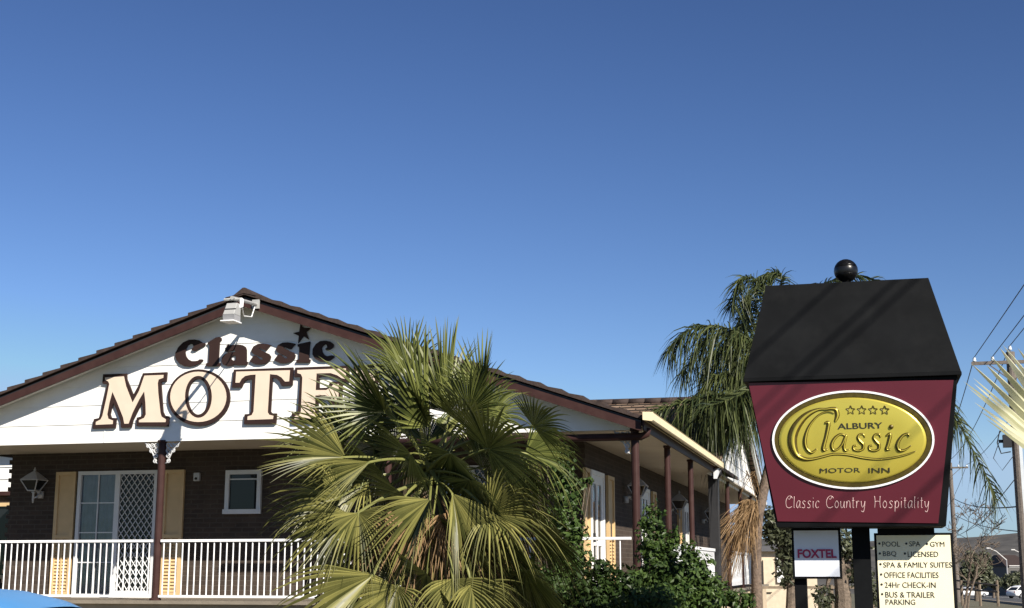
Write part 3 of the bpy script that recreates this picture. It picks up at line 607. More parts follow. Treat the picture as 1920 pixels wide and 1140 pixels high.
S4 = 1 / 3.8 * .00505                                           # one trace unit in metres on the sign face
b = MB()
gb = MB()
def ink(pts, wid, base=.043, h=.013, fill=True):
    stroke(b, PS, zz4(pts), [x * 1.3 * S4 for x in wid], h, base)
    if fill: stroke(gb, PS, [(p + .004, q - .0015) for p, q in zz4(pts)], [max(.4, x * .58 - 1.0) * S4 for x in wid], h * .9, base + .0075)
ink([(705,385),(722,340),(712,298),(680,290),(640,294),(590,296),(530,320),(475,362),(428,425),(405,490),(408,560),(436,620),(490,648),(550,648),(620,632),(700,614),(800,620),(900,640),(1000,650),(1100,642),(1200,620),(1280,592)], [7,13,12,9,7,8,14,20,25,26,24,17,11,8,8,8,8,8,7,6,5,2])
ink([(700,325),(660,312),(610,325),(560,365),(515,430),(493,510),(502,570),(540,603),(576,575)], [3,4,5,6,8,11,10,8,4])
ink([(632,394),(660,394),(645,480),(622,580),(655,578)], [5,11,11,11,4])
ink([(776,482),(745,472),(705,500),(682,545),(692,582),(722,580),(755,545),(785,478),(768,560),(780,588),(806,580)], [6,7,9,10,9,7,8,9,9,8,3])
for dx in (0, 112): ink([(918+dx,492),(905+dx,472),(880+dx,474),(868+dx,496),(884+dx,522),(906+dx,546),(902+dx,578),(872+dx,590),(838+dx,580),(836+dx,556),(860+dx,552)], [6,6,6,9,10,10,9,7,7,6,4])
ink([(1066,486),(1098,472),(1084,540),(1072,580),(1104,578)], [4,10,10,9,3])
ink([(1232,486),(1222,470),(1188,482),(1158,520),(1148,560),(1166,588),(1206,582),(1248,552)], [7,7,8,10,11,10,6,3])
b.tube([PS.at(*zz4([(1105, 420)])[0], .036), PS.at(*zz4([(1105, 420)])[0], .056)], [.024, .017], 14)
for sx in (817, 897, 977, 1060):
    st = []
    for q in range(11): rr = 34 if q % 2 == 0 else 15; st.append((sx + rr * math.sin(q * PI / 5), 302 - rr * math.cos(q * PI / 5)))
    for k in range(10): stroke(b, PS, zz4([st[k], st[k + 1]]), 3.4 * S4, .006, .040)
b.build('script_lettering', M_goldd, oval, smooth=True); gb.build('script_highlight', M_gold, oval, smooth=True)
b = MB()
def box4(txt, x0, y0, x1, y1, h0, h1, off=0.0):
    (a0, c0_), (a1, c1_) = zz4([(x0, y1), (x1, y0)]); text_fill(b, txt, PS, a0, c0_, a1, c1_, h0, h1, off)
for ar in (('ALBURY', 725, 388, 1042, 438, .040, .048, .012), ('MOTOR', 600, 710, 884, 747, .038, .044), ('INN', 945, 710, 1094, 747, .038, .044)):
    b = MB(); box4(*ar); b.build('block_lettering', M_ink, oval)
# tagline in a light pen script
GL = {'C': [(1.0, 1.35), (.85, 1.62), (.5, 1.65), (.15, 1.25), (.05, .7), (.2, .15), (.55, 0), (.95, .2)], 'l': [(.5, 1.6), (.42, .8), (.4, .05), (.6, 0)], 'a': [(.85, .95), (.5, 1.0), (.15, .6), (.15, .15), (.4, 0), (.75, .5), (.85, .95), (.82, .3), (.95, 0)],
      's': [(.85, .85), (.6, 1.0), (.3, .85), (.4, .6), (.7, .4), (.7, .1), (.4, 0), (.1, .1)], 'i': [(.5, .95), (.45, .3), (.55, 0)], 'c': [(.9, .8), (.65, 1.0), (.25, .75), (.15, .3), (.4, 0), (.85, .15)],
      'o': [(.5, 1.0), (.18, .7), (.15, .3), (.45, 0), (.8, .3), (.82, .7), (.5, 1.0)], 'u': [(.12, .95), (.15, .25), (.35, 0), (.65, .2), (.85, .95), (.85, .2), (.95, 0)], 'n': [(.1, .95), (.15, .5), (.12, 0), (.2, .6), (.5, 1.0), (.8, .8), (.82, .2), (.92, 0)],
      't': [(.45, 1.45), (.42, .5), (.45, .05), (.75, .05)], 'r': [(.15, .95), (.2, .5), (.18, 0), (.25, .6), (.5, .95), (.85, .9)], 'y': [(.1, .95), (.2, .35), (.4, .1), (.7, .4), (.88, .95), (.75, -.1), (.5, -.55), (.15, -.4)],
      'H': [(.12, 1.65), (.2, .9), (.15, 0)], 'p': [(.15, .95), (.18, .2), (.15, -.55), (.2, .5), (.5, 1.0), (.85, .75), (.8, .25), (.5, 0), (.2, .2)]}
EX = {'H': [[(.85, 1.65), (.82, .8), (.9, 0)], [(.15, .85), (.5, .95), (.85, .85)]], 'i': [[(.5, 1.35), (.52, 1.42)]], 't': [[(.15, 1.0), (.8, 1.05)]], 'C': [[(.85, 1.62), (.6, 1.2), (.45, 1.3)]]}
WD = {'C': 1.45, 'H': 1.5, 'l': .55, 'i': .55, 't': .7, 'r': .85}
for word, xa, xb in (('Classic', 350, 598), ('Country', 638, 926), ('Hospitality', 976, 1380)):
    b = MB(); tot = sum(WD.get(c, 1.0) for c in word); x = xa; k = (xb - xa) / tot
    for c in word:
        wdt = WD.get(c, 1.0) * k
        for j, g_ in enumerate([GL[c]] + EX.get(c, [])):
            pts = zz4([(x + wdt * (.06 + .86 * p), 997 - 51 * q) for p, q in g_]); stroke(b, PS, pts, [(1.7 if (i_ % 3) else 2.7) * S4 for i_ in range(len(pts))], .004, .010, 6)
        x += wdt
    b.build('tagline_lettering', M_pink, face, smooth=True)
# posts and the two small panels
VP_ = VS + .43
def upr(x0, x1, y0, z0, v0, v1, nm, m):
    a, c = sl(x0, y0, v0), sl(x1, y0, v0); b = B(); b.box(a[0], c[0], v0, v1, z0, a[2]); return b.build(nm, m, sign, bevel=.005)
upr(1596, 1630, 985, 0, VP_ - .03, VP_ + .15, 'post', M_black); upr(1489, 1512, 1075, 0, VP_ + .05, VP_ + .16, 'post', M_black); upr(1768, 1790, 1040, 0, VP_ + .06, VP_ + .16, 'post', M_black)
def board(x0, y0, x1, y1, zb, mt, nm):
    a, c = sl(x0, y0, VP_), sl(x1, y1 or 1100, VP_); z0 = c[2] if y1 else zb; b = B()
    b.box(a[0] - .022, c[0] + .022, VP_ - .012, VP_ + .05, z0 - .022, a[2] + .022); fr = b.build(nm, M_black, sign, bevel=.004)
    b = B(); b.box(a[0], c[0], VP_ - .019, VP_ - .0125, z0, a[2]); b.build('face', mt, fr); return fr
bp1 = board(1488, 995, 1575, 1081, None, M_sgnb, 'small_panel'); bp2 = board(1643, 1004, 1787, None, .82, M_sgnc, 'notice_panel')
PP = Plane(W(0, VP_ - .0195, 0), EU, EZ)
def boxp(mb, txt, x0, y0, x1, y1, off=0.0, h1=.003):
    a = PP.st(x0, y1); c = PP.st(x1, y0); text_fill(mb, txt, PP, a[0], a[1], c[0], c[1], .0005, h1, off)
b = MB(); boxp(b, 'FOXTEL', 1496, 1029.5, 1568, 1046.5, .03, .012); b.build('lettering', M_mag, bp1)
b = MB()
z5 = lambda x, y: (1420 + x / 4.683, 920 + y / 4.683)
b = None
for txt, x0, y0, x1, y1 in (('POOL', 1098, 447, 1252, 492), ('SPA', 1335, 445, 1430, 490), ('GYM', 1518, 448, 1642, 492), ('BBQ', 1104, 532, 1220, 582), ('LICENSED', 1322, 534, 1588, 582), ('SPA & FAMILY SUITES', 1108, 628, 1708, 675), ('OFFICE FACILITIES', 1114, 716, 1590, 766), ('24Hr CHECK-IN', 1120, 804, 1565, 852), ('BUS & TRAILER', 1126, 890, 1556, 938), ('PARKING', 1128, 955, 1386, 1001)):
    b = MB(); boxp(b, txt, *z5(x0, y0), *z5(x1, y1)); b.build('lettering', M_ink, bp2)
for x, y in ((1072, 465), (1308, 465), (1490, 467), (1076, 552), (1296, 552), (1082, 645), (1088, 735), (1092, 823), (1097, 908)):
    b = MB(); q = PP.st(*z5(x, y)); b.tube([PP.at(*q, 0), PP.at(*q, .003)], .011, 8); b.build('bullet', M_ink, bp2)
b = B(); a, c = sl(1645, 991, VP_), sl(1752, 1001, VP_); b.box(a[0], c[0], VP_ - .03, VP_ + .04, c[2] + .004, a[2]); b.build('cross_bar', M_black, sign)

# ------------------------------------------------------------------ palms
def nrm(v): return v.normalized()
def fan_frond(H, base, m, n, Lb, half=R(112), fold=.35, droop=.35, split=.52, segs=36, seed=0, parent=None, mats=None, curl=.08, name='frond', wide=1.0, pleat=1.0):
    rg = random.Random(seed); mb = MB(); m = nrm(m); n = nrm(n - m * n.dot(m)); s = n.cross(m)
    cf, sf = math.cos(fold), math.sin(fold); rs = [.03, .2, .38, split, split + (1 - split) * .3, split + (1 - split) * .58, split + (1 - split) * .82, 1.0]
    dth = 2 * half / segs
    for k in range(segs):
        th = -half + (k + .5) * dth; Ls = Lb * (.70 + .30 * math.cos(th * .9)) * rg.uniform(.9, 1.05); dr = droop * rg.uniform(.4, 1.9); bend = rg.uniform(-.05, .05)
        sp_ = split * rg.uniform(.85, 1.1)
        def pos(r, ta):
            sv = s * cf + n * (sf if ta > 0 else -sf)
            p = H + (m * math.cos(ta) + sv * math.sin(ta)) * (r * Ls) - n * (curl * Lb * r * r)
            x = max(0, r - .42); return p - EZ * (dr * Ls * x * x * 1.9)
        rows = []
        for r in rs:
            wv = dth / 2 if r <= sp_ else dth / 2 * wide * (sp_ / r) * max(.0, 1 - ((r - sp_) / (1 - sp_))) ** .8
            tb = th + bend * max(0, r - sp_)
            c = pos(r, tb) + n * (pleat * r * Ls * min(wv, dth / 2)); a = pos(r, tb - wv * .97); e = pos(r, tb + wv * .97)
            rows.append([mb.add(a), mb.add(c), mb.add(e)])
        for q in range(len(rows) - 1):
            for t in (0, 1): mb.face(rows[q][t], rows[q][t + 1], rows[q + 1][t + 1], rows[q + 1][t])
    mb.cur = 1
    mid = base * .5 + H * .5 + EZ * (.12 * (H - base).length)
    pts = [base * (1 - t) ** 2 + mid * 2 * t * (1 - t) + H * t * t for t in [i / 8 for i in range(9)]] + [H + m * (.22 * Lb) - n * .012]
    mb.tube(pts, [.03, .026, .023, .02, .018, .017, .016, .016, .015, .003], 6, True, .5, n)
    return mb.build(name, mats or [M_frond, M_petiole], parent)
YP = 15.6
CP = at(812, 880, YP)                                            # crown centre
palm = empty('fan_palm', (CP.x, CP.y, 0), 'large fan palm with sunlit yellow green fronds covering the middle of the facade', 'palm', rz=0)
b = MB(); pts = [Vector((CP.x, CP.y, -.1)), Vector((CP.x + .02, CP.y, .6)), Vector((CP.x, CP.y, 1.3)), CP + Vector((0, 0, -.35)), CP + Vector((0, 0, -.12))]
b.tube(pts, [.27, .23, .22, .20, .06], 14); b.build('trunk', M_ptrunk, palm, smooth=True)
def dv(dx, dy, dz): return RT * dx - UP * dy - FW * dz           # picture right / picture down / towards the camera
#        hub px      dY     blade direction        normal hint         L(px) half fold droop  seed
FR = [((722, 772), -.3, (-.42, -.84, .25), (-.45, -.1, .8), 172, 108, .9, .22),
      ((806, 800), -.1, (-.06, -1, .05), (-.85, .0, .5), 205, 85, 1.2, .04),
      ((842, 775), .25, (.05, -1, -.1), (-.8, .0, .6), 180, 80, 1.2, .04),
      ((905, 735), .1, (.10, -1, -.05), (-.5, .0, .8), 120, 75, 1.05, .04),
      ((648, 857), -.5, (-1, -.02, .15), (-.1, -.75, .65), 165, 70, .35, .12),
      ((694, 866), -.75, (-.86, .42, .3), (.1, -.6, .8), 130, 34, .25, .2),
      ((662, 968), -.55, (-.82, .50, .3), (-.2, -.55, .8), 150, 62, .45, .35),
      ((672, 962), -.6, (.12, .75, .5), (-.05, -.5, .85), 125, 88, .3, .55),
      ((700, 1078), -.85, (-.82, .52, .25), (-.2, -.6, .75), 200, 48, .5, .30),
      ((806, 936), -.8, (-.40, .85, .35), (-.5, -.2, .8), 150, 70, .85, .35),
      ((848, 925), -.75, (.15, .85, .35), (.6, -.3, .7), 165, 60, .8, .55),
      ((918, 962), -.7, (.85, .05, .3), (.1, -.35, .9), 150, 112, .5, .70),
      ((915, 842), -.55, (.80, -.32, .1), (-.75, .30, .55), 165, 122, .15, .50),
      ((1000, 800), -.1, (.85, -.5, .0), (-.7, .3, .5), 105, 80, .6, .7),
      ((985, 850), .2, (.9, .25, .0), (.3, -.6, .7), 125, 95, .5, .9),
      ((800, 1075), -1.0, (-.05, .9, .30), (-.65, .35, .6), 150, 95, .35, .35),
      ((885, 1095), -.95, (.30, .85, .35), (.3, -.3, .85), 140, 80, .7, .5),
      ((985, 1070), -.6, (.55, .75, .1), (-.75, .3, .55), 165, 100, .2, .4),
      ((905, 790), .35, (.6, -.7, -.3), (-.3, .2, .9), 130, 90, .6, .6),
      ((655, 820), .1, (-.92, -.12, .0), (-.1, -.6, .7), 145, 85, .5, .30),
      ((640, 930), -.1, (-.95, .28, .1), (-.1, -.7, .6), 150, 85, .45, .5),
      ((765, 700), .55, (-.30, -.9, -.2), (.2, .2, .9), 130, 95, .5, .25),
      ((905, 880), .5, (.95, -.1, -.2), (-.7, .4, .5), 175, 100, .5, .8),
      ((740, 850), .5, (-.7, .1, -.4), (.1, -.6, .6), 170, 110, .4, .6),
      ((800, 830), .7, (.1, -.4, -.9), (0, -.7, .5), 180, 110, .4, .5),
      ((880, 1010), -.2, (.7, .6, .2), (-.7, .3, .6), 150, 100, .5, .8),
      ((735, 1020), -.3, (-.6, .7, .2), (-.2, -.5, .8), 150, 100, .5, .7),
      ((830, 1010), -.4, (.1, .9, .35), (.1, -.3, .9), 150, 100, .5, .6),
      ((690, 905), .0, (-.8, .4, .0), (-.1, -.6, .7), 160, 95, .5, .7),
      ((940, 920), .2, (.8, .5, .0), (-.7, .3, .6), 150, 100, .5, .9),
      ((700, 1010), .0, (-.7, .6, .2), (-.7, .3, .6), 170, 100, .4, .5), ((930, 1100), -.4, (.6, .7, .3), (-.7, .3, .6), 160, 100, .4, .5), ((745, 1100), -.7, (-.4, .8, .4), (-.3, -.3, .8), 150, 90, .4, .4),
      ((850, 1085), -.9, (.1, .95, .3), (.2, -.4, .8), 150, 85, .5, .4), ((1010, 990), -.1, (.8, .5, .2), (-.7, .3, .6), 140, 100, .4, .6), ((620, 1000), .2, (-.9, .4, .0), (-.6, .3, .6), 140, 95, .4, .5),
      ((760, 790), .2, (-.4, -.7, .3), (-.7, .3, .6), 160, 100, .3, .3), ((880, 770), .0, (.5, -.6, .4), (-.7, .3, .6), 140, 100, .3, .3),
      ((770, 850), -.5, (-.5, .5, .5), (-.7, -.1, .6), 140, 100, .3, .7), ((845, 850), -.5, (.2, .6, .6), (-.7, .2, .6), 150, 105, .3, .8),
      ((880, 900), -.6, (.4, .7, .5), (-.8, .2, .5), 150, 100, .4, .7), ((760, 930), -.6, (-.2, .8, .5), (-.8, .2, .5), 140, 95, .4, .6),
      ((860, 990), -.75, (.2, .9, .3), (-.8, .3, .5), 150, 95, .4, .5), ((720, 890), -.2, (-.6, .5, .3), (-.6, .1, .6), 150, 100, .3, .7),
      ((790, 780), .0, (-.3, -.5, .6), (-.7, .2, .6), 150, 100, .5, .3), ((870, 800), -.1, (.5, -.3, .6), (-.75, .3, .5), 150, 110, .4, .5),
      ((940, 1010), -.5, (.6, .6, .3), (-.7, .3, .6), 150, 100, .3, .7), ((700, 840), .3, (-.7, -.2, .0), (-.6, .3, .6), 160, 110, .4, .4),
      ((850, 760), .6, (.2, -.7, -.2), (-.7, .2, .5), 150, 110, .5, .3), ((955, 870), .1, (.8, .3, .2), (-.7, .3, .5), 150, 110, .4, .8)]
for k, (hp, dY, m_, n_, lp, hf, fo, dr) in enumerate(FR):
    pl = 1.0; cu_ = .08
    if n_[0] <= -.6 and m_[1] > -.6: m_ = (m_[0], m_[1], max(-1.2, min(1.2, (.7 * m_[0] - .55 * m_[1]) / .45))); fo = .15; pl = .35; n_ = (-.7, .55, .45); dr *= .45; lp *= 1.15; cu_ = .0
    else: fo = min(1.2, fo * .5 + .42)
    H = at(hp[0], hp[1], YP + dY)
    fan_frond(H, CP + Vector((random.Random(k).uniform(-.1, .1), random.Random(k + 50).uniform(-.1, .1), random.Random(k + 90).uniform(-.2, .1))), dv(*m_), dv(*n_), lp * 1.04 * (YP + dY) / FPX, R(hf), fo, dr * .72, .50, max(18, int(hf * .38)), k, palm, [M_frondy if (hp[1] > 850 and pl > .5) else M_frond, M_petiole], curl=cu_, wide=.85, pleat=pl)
for k in range(14):                                              # dry skirt under the crown
    a = k * 2.4; d = Vector((math.cos(a), math.sin(a), 0)); H = CP + d * .45 + EZ * (-.45 - .05 * (k % 3))
    fan_frond(H, CP + EZ * -.25, d * .35 - EZ, d + EZ * .3, .75 + .1 * (k % 3), R(70), .7, .3, .45, 22, 200 + k, palm, [M_dead, M_dead], name='dead_frond')

def leaflet(mb, p, d, ln, wd, sag, side):
    prev = None
    for k in range(4):
        t = k / 3; q = p + d * (ln * t) - EZ * (sag * ln * t * t); wv = wd * (1, 1.1, .8, .1)[k]
        r = [mb.add(q - side * wv), mb.add(q + side * wv)]
        if prev: mb.face(prev[0], prev[1], r[1], r[0])
        prev = r
def feather_frond(pts, nl, ln, seed, parent, mt, sag=.8, wd=.013, name='frond'):
    rg = random.Random(seed); mb = MB(); sp = [Vector(p) for p in spline([tuple(p) for p in pts], 8)]; m = len(sp)
    mb.cur = 0; mb.tube(sp, [.020 * (1 - .80 * k / (m - 1)) + .004 for k in range(m)], 5); mb.cur = 0
    for k in range(nl):
        t = .12 + .88 * (k + rg.random()) / nl; i = min(int(t * (m - 1)), m - 2); f_ = t * (m - 1) - i; p = sp[i].lerp(sp[i + 1], f_); tg = nrm(sp[i + 1] - sp[i])
        sd = tg.cross(EZ); sd = nrm(sd) if sd.length > .05 else Vector((1, 0, 0)); un = sd.cross(tg)
        for s in (-1, 1):
            d = nrm(sd * s * rg.uniform(.5, 1.1) + tg * rg.uniform(.35, .8) + un * rg.uniform(-.9, .8))
            leaflet(mb, p, d, ln * (.55 + .45 * math.sin(PI * min(1, t * .9 + .08))) * rg.uniform(.7, 1.1), wd * rg.uniform(.7, 1.2), sag * rg.uniform(.5, 1.3), nrm(d.cross(Vector((rg.uniform(-1, 1), rg.uniform(-1, 1), rg.uniform(-.3, .3))))))
    return mb.build(name, [mt, M_petiole], parent)
YQ = 30.0
qc = at(1462, 700, YQ)
qp = empty('feather_palm', (at(1421, 1140, YQ).x, YQ, 0), 'tall feather palm with drooping fine fronds behind the lantern sign', 'palm', rz=0)
b = MB(); tb = Vector((at(1421, 1140, YQ).x, YQ, 0))
tp = [Vector(p) for p in spline([tuple(tb), tuple(at(1419, 1120, YQ)), tuple(at(1418, 1040, YQ)), tuple(at(1422, 965, YQ)), tuple(at(1440, 885, YQ)), tuple(at(1458, 800, YQ)), tuple(qc)], 2)]; b.tube(tp, [.16, .125, .115, .11, .11, .11, .11, .11, .11, .115, .12, .13, .10], 14); b.build('trunk', M_ptrunk, qp, smooth=True)
def qat(x, y, d=0.0): return at(x, y, YQ + d)
QF = [([(1462, 700), (1440, 590), (1425, 530), (1390, 525), (1372, 575)], (0, -.1, -.1, -.2, -.3), .62, .9), ([(1462, 700), (1455, 580), (1465, 520), (1440, 515), (1415, 545)], (0, .2, .3, .3, .2), .55, .8),
      ([(1462, 700), (1410, 640), (1350, 612), (1295, 618), (1255, 655)], (0, -.3, -.6, -.7, -.8), .85, 1.1), ([(1462, 700), (1430, 650), (1385, 640), (1340, 665), (1320, 700)], (0, .3, .5, .6, .6), .8, 1.2),
      ([(1462, 710), (1400, 700), (1345, 705), (1310, 740), (1290, 780)], (0, -.2, -.4, -.5, -.6), .75, 1.1), ([(1462, 720), (1410, 735), (1350, 740), (1290, 752), (1228, 770)], (0, -.7, -1.1, -1.4, -1.5), .95, 1.0),
      ([(1462, 720), (1425, 740), (1390, 755), (1350, 765), (1305, 778)], (0, -.4, -.8, -1.1, -1.3), .95, 1.1), ([(1462, 715), (1420, 720), (1390, 735), (1380, 765), (1375, 795)], (0, -.5, -.9, -1.2, -1.4), .45, 1.1),
      ([(1462, 690), (1560, 560), (1640, 590), (1740, 690), (1790, 790)], (0, .3, .4, .5, .5), .7, 1.0), ([(1462, 700), (1590, 640), (1720, 700), (1800, 800), (1868, 935)], (0, .1, .0, -.1, -.2), .75, .9),
      ([(1462, 690), (1520, 560), (1580, 520), (1650, 530), (1700, 600)], (0, .2, .2, .3, .5), .5, .7), ([(1462, 700), (1520, 620), (1600, 600), (1670, 650), (1700, 730)], (0, 1, 2, 2.4, 2.6), .7, 1.0),
      ([(1462, 700), (1470, 600), (1510, 540), (1560, 560), (1600, 640)], (0, .8, 1.4, 1.9, 2.2), .6, 1.0), ([(1462, 710), (1440, 640), (1405, 600), (1385, 640), (1375, 700)], (0, .8, 1.5, 1.9, 2.1), .75, 1.1)]
QF += [([(1462, 705), (1420, 670), (1390, 680), (1375, 720), (1372, 770)], (0, -.2, -.3, -.3, -.3), .7, 1.2), ([(1462, 700), (1430, 610), (1412, 560), (1398, 570), (1392, 620)], (0, .4, .5, .5, .4), .5, .9),
       ([(1462, 720), (1430, 720), (1400, 735), (1360, 752), (1325, 762)], (0, -.9, -1.4, -1.7, -1.9), .95, 1.2), ([(1462, 720), (1435, 735), (1405, 752), (1370, 772), (1335, 800)], (0, -.5, -1.0, -1.3, -1.4), .85, 1.2), ([(1462, 690), (1420, 645), (1375, 622), (1325, 640), (1280, 700)], (0, .2, .2, .1, .0), .8, 1.2)]
for k, (pp, dd, ln, sg_) in enumerate(QF): feather_frond([qat(x, y, d) for (x, y), d in zip(pp, dd)], 150, ln, 300 + k, qp, M_queen, sg_)
def thatch(x0, y0, tips, seed, n, d):
    rg = random.Random(seed); mb = MB(); top = qat(x0, y0, d)
    for k in range(n):
        tx, ty = tips[k % len(tips)]; e = qat(tx + rg.uniform(-14, 14), ty + rg.uniform(-45, 25), d + rg.uniform(-.35, .35)); s = top + Vector((rg.uniform(-.12, .12), rg.uniform(-.12, .12), rg.uniform(-.18, .05)))
        md = (s + e) / 2 + Vector((rg.uniform(-.1, .1), rg.uniform(-.1, .1), .06)); side = Vector((rg.uniform(-1, 1), rg.uniform(-1, 1), 0)).normalized(); prev = None
        for q in range(6):
            t = q / 5; p = s * (1 - t) ** 2 + md * 2 * t * (1 - t) + e * t * t; wv = .014 * (1 - .8 * t); r = [mb.add(p - side * wv), mb.add(p + side * wv)]
            if prev: mb.face(prev[0], prev[1], r[1], r[0])
            prev = r
    return mb.build('dead_frond', M_dead, qp)
thatch(1402, 940, [(1358, 1075), (1368, 1040), (1345, 1020), (1385, 1060)], 1, 230, -.25); thatch(1410, 942, [(1400, 1030), (1415, 1010), (1390, 1000), (1408, 1045)], 2, 170, -.2); thatch(1408, 885, [(1385, 925), (1420, 950), (1375, 935), (1425, 940)], 5, 18, -.2)

# young fan palm at the right edge of the view, close to the camera
YN = 6.0
pc = at(2300, 1080, YN)
np_ = empty('fan_palm', (pc.x, pc.y, 0), 'fan palm at the right edge with one frond coloured pale for strong sun beside the lantern sign', 'palm', rz=0)
b = MB(); b.tube([(pc.x, pc.y, -.1), (pc.x, pc.y, .8), pc + EZ * -.1, pc + EZ * .1], [.22, .18, .17, .05], 12); b.build('trunk', M_ptrunk, np_, smooth=True)
fan_frond(at(2110, 990, YN), pc, dv(-.72, -.74, .1), dv(.3, -.35, .85), 415 * YN / FPX, R(16), .5, .02, .66, 13, 401, np_, [M_pale, M_pale], .05, wide=1.6)
for k, (m_, n_) in enumerate((((.5, -.8, .2), (0, -.3, .9)), ((.9, -.2, .3), (0, -.7, .6)), ((.8, .4, .3), (0, -.7, .6)), ((.4, -.5, -.8), (0, -.7, .5)), ((.3, -.2, .9), (0, -.8, .4)), ((.7, -.6, -.2), (.1, -.4, .8)))):
    m3 = dv(*m_).normalized(); fan_frond(pc + m3 * .55 + EZ * .1, pc, m3, dv(*n_), .75, R(105), .4, .3, .5, 30, 420 + k, np_)

# ------------------------------------------------------------------ shrubs, vines and trees
def leaves(mb, blobs, n, size, seed, up=.35, asp=.55):
    rg = random.Random(seed); tot = sum(r[0] * r[1] * r[2] for _, r in blobs)
    for c, r in blobs:
        c = Vector(c); m = int(n * (r[0] * r[1] * r[2]) / tot) + 10; ph = [rg.uniform(0, 6) for _ in range(3)]
        for _ in range(m):
            d = Vector((rg.gauss(0, 1), rg.gauss(0, 1), rg.gauss(0, 1))).normalized(); k = rg.random() ** .45
            k *= 1 + .22 * math.sin(d.x * 5 + ph[0]) * math.cos(d.z * 6 + ph[1]) + rg.uniform(-.05, .18) ** 1
            p = c + Vector((d.x * r[0], d.y * r[1], d.z * r[2])) * k
            nn = nrm(d * .8 + EZ * up + Vector((rg.uniform(-.9, .9), rg.uniform(-.9, .9), rg.uniform(-.9, .9)))); t = nn.orthogonal().normalized(); t = Matrix.Rotation(rg.uniform(0, 6.28), 3, nn) @ t; s = nn.cross(t); z = size * rg.uniform(.6, 1.35)
            i = [mb.add(p - t * z), mb.add(p + s * z * asp - nn * z * .15), mb.add(p + t * z * 1.1), mb.add(p - s * z * asp - nn * z * .15), ]
            mb.face(i[0], i[1], i[2]); mb.face(i[0], i[2], i[3])
    return mb
def P3(x, y, Y): return at(x, y, Y)
def rr(px, Y): return px * Y / FPX
def shrub(name, base, blobs, n, size, seed, m, label, cat, group=None, stems=6, up=.35):
    root = empty(name, base, label, cat, group, 0); mb = leaves(MB(), blobs, n, size, seed, up); mb.build('foliage', m, root)
    b = MB(); rg = random.Random(seed)
    for k in range(stems):
        c, r = blobs[k % len(blobs)]; c = Vector(c); s = Vector(base) + Vector((rg.uniform(-.15, .15), rg.uniform(-.15, .15), 0)); e = c + Vector((rg.uniform(-.5, .5) * r[0], rg.uniform(-.5, .5) * r[1], rg.uniform(-.2, .7) * r[2]))
        b.tube([s, s.lerp(e, .5) + Vector((rg.uniform(-.08, .08), rg.uniform(-.08, .08), .05)), e], [.03, .018, .006], 5)
    b.build('stem', M_bark, root); return root
def el(x, y, Y, a, c, dpt=None): return (P3(x, y, Y), (rr(a, Y), dpt or rr(a, Y) * .9, rr(c, Y)))
Y1 = 18.9
shrub('climbing_vine', (P3(1060, 1140, Y1).x, Y1, 0), [el(1052, 870, Y1, 26, 38), el(1060, 920, Y1, 32, 44), el(1058, 985, Y1, 36, 48), el(1062, 1045, Y1, 42, 44), el(1050, 1110, Y1, 60, 50), el(1090, 905, Y1, 20, 9), el(1105, 902, Y1, 12, 7), el(1085, 1000, Y1, 20, 26), el(1020, 850, Y1, 22, 18)], 4200, .042, 11, M_vine, 'tall leafy vine climbing in shade beside the brick corner, right of the fan palm', 'vine', stems=9)
Y2 = 18.6
shrub('climbing_vine', (P3(1225, 1140, Y2).x, Y2, 0), [el(1222, 975, Y2, 24, 30), el(1222, 1020, Y2, 30, 44), el(1245, 1030, Y2, 28, 42), el(1240, 1085, Y2, 48, 60), el(1265, 1010, Y2, 0.1 + 14, 26), el(1205, 1110, Y2, 40, 46)], 5200, .036, 12, M_vine, 'green vine column wrapped round the corner post in the sun', 'vine', stems=9)
Y3 = 18.2
shrub('shrub', (P3(1300, 1140, Y3).x, Y3 + .2, 0), [el(1292, 1040, Y3, 18, 28), el(1302, 1080, Y3, 34, 44), el(1320, 1110, Y3, 32, 34), el(1270, 1120, Y3, 44, 36)], 3000, .040, 13, M_vine, 'leafy green shrub in front of the long white balustrade panel', 'shrub', 'garden shrubs below the verandah')
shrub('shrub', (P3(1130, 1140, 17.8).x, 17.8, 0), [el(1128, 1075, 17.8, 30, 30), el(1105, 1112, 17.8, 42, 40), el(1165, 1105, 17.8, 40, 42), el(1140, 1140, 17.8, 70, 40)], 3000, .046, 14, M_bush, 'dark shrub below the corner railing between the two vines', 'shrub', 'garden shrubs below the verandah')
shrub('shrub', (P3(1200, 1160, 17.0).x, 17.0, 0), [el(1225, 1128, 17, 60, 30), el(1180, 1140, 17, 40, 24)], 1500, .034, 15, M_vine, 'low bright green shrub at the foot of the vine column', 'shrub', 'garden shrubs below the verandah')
shrub('shrub', (P3(820, 1140, 17.6).x, 17.6, 0), [el(700, 1085, 17.6, 60, 50), el(790, 1060, 17.6, 70, 70), el(880, 1075, 17.6, 70, 60), el(960, 1090, 17.6, 60, 55), el(1020, 1120, 17.6, 50, 40), el(640, 1120, 17.6, 50, 30)], 4200, .05, 16, M_bush, 'wide dark shrub behind the big fan palm, partly added for deep shade', 'shrub', 'garden shrubs below the verandah', 9)  # shrub spread wide as added dark backing for the deep shade here
shrub('shrub', (P3(1362, 1140, 19.6).x, 19.6, 0), [el(1345, 1112, 19.6, 26, 24), el(1378, 1122, 19.6, 24, 20), el(1330, 1130, 19.6, 30, 20), el(1400, 1128, 19.6, 18, 16)], 1500, .036, 17, M_vine, 'low green shrub below the hanging dead palm fronds', 'shrub', 'garden shrubs below the verandah')
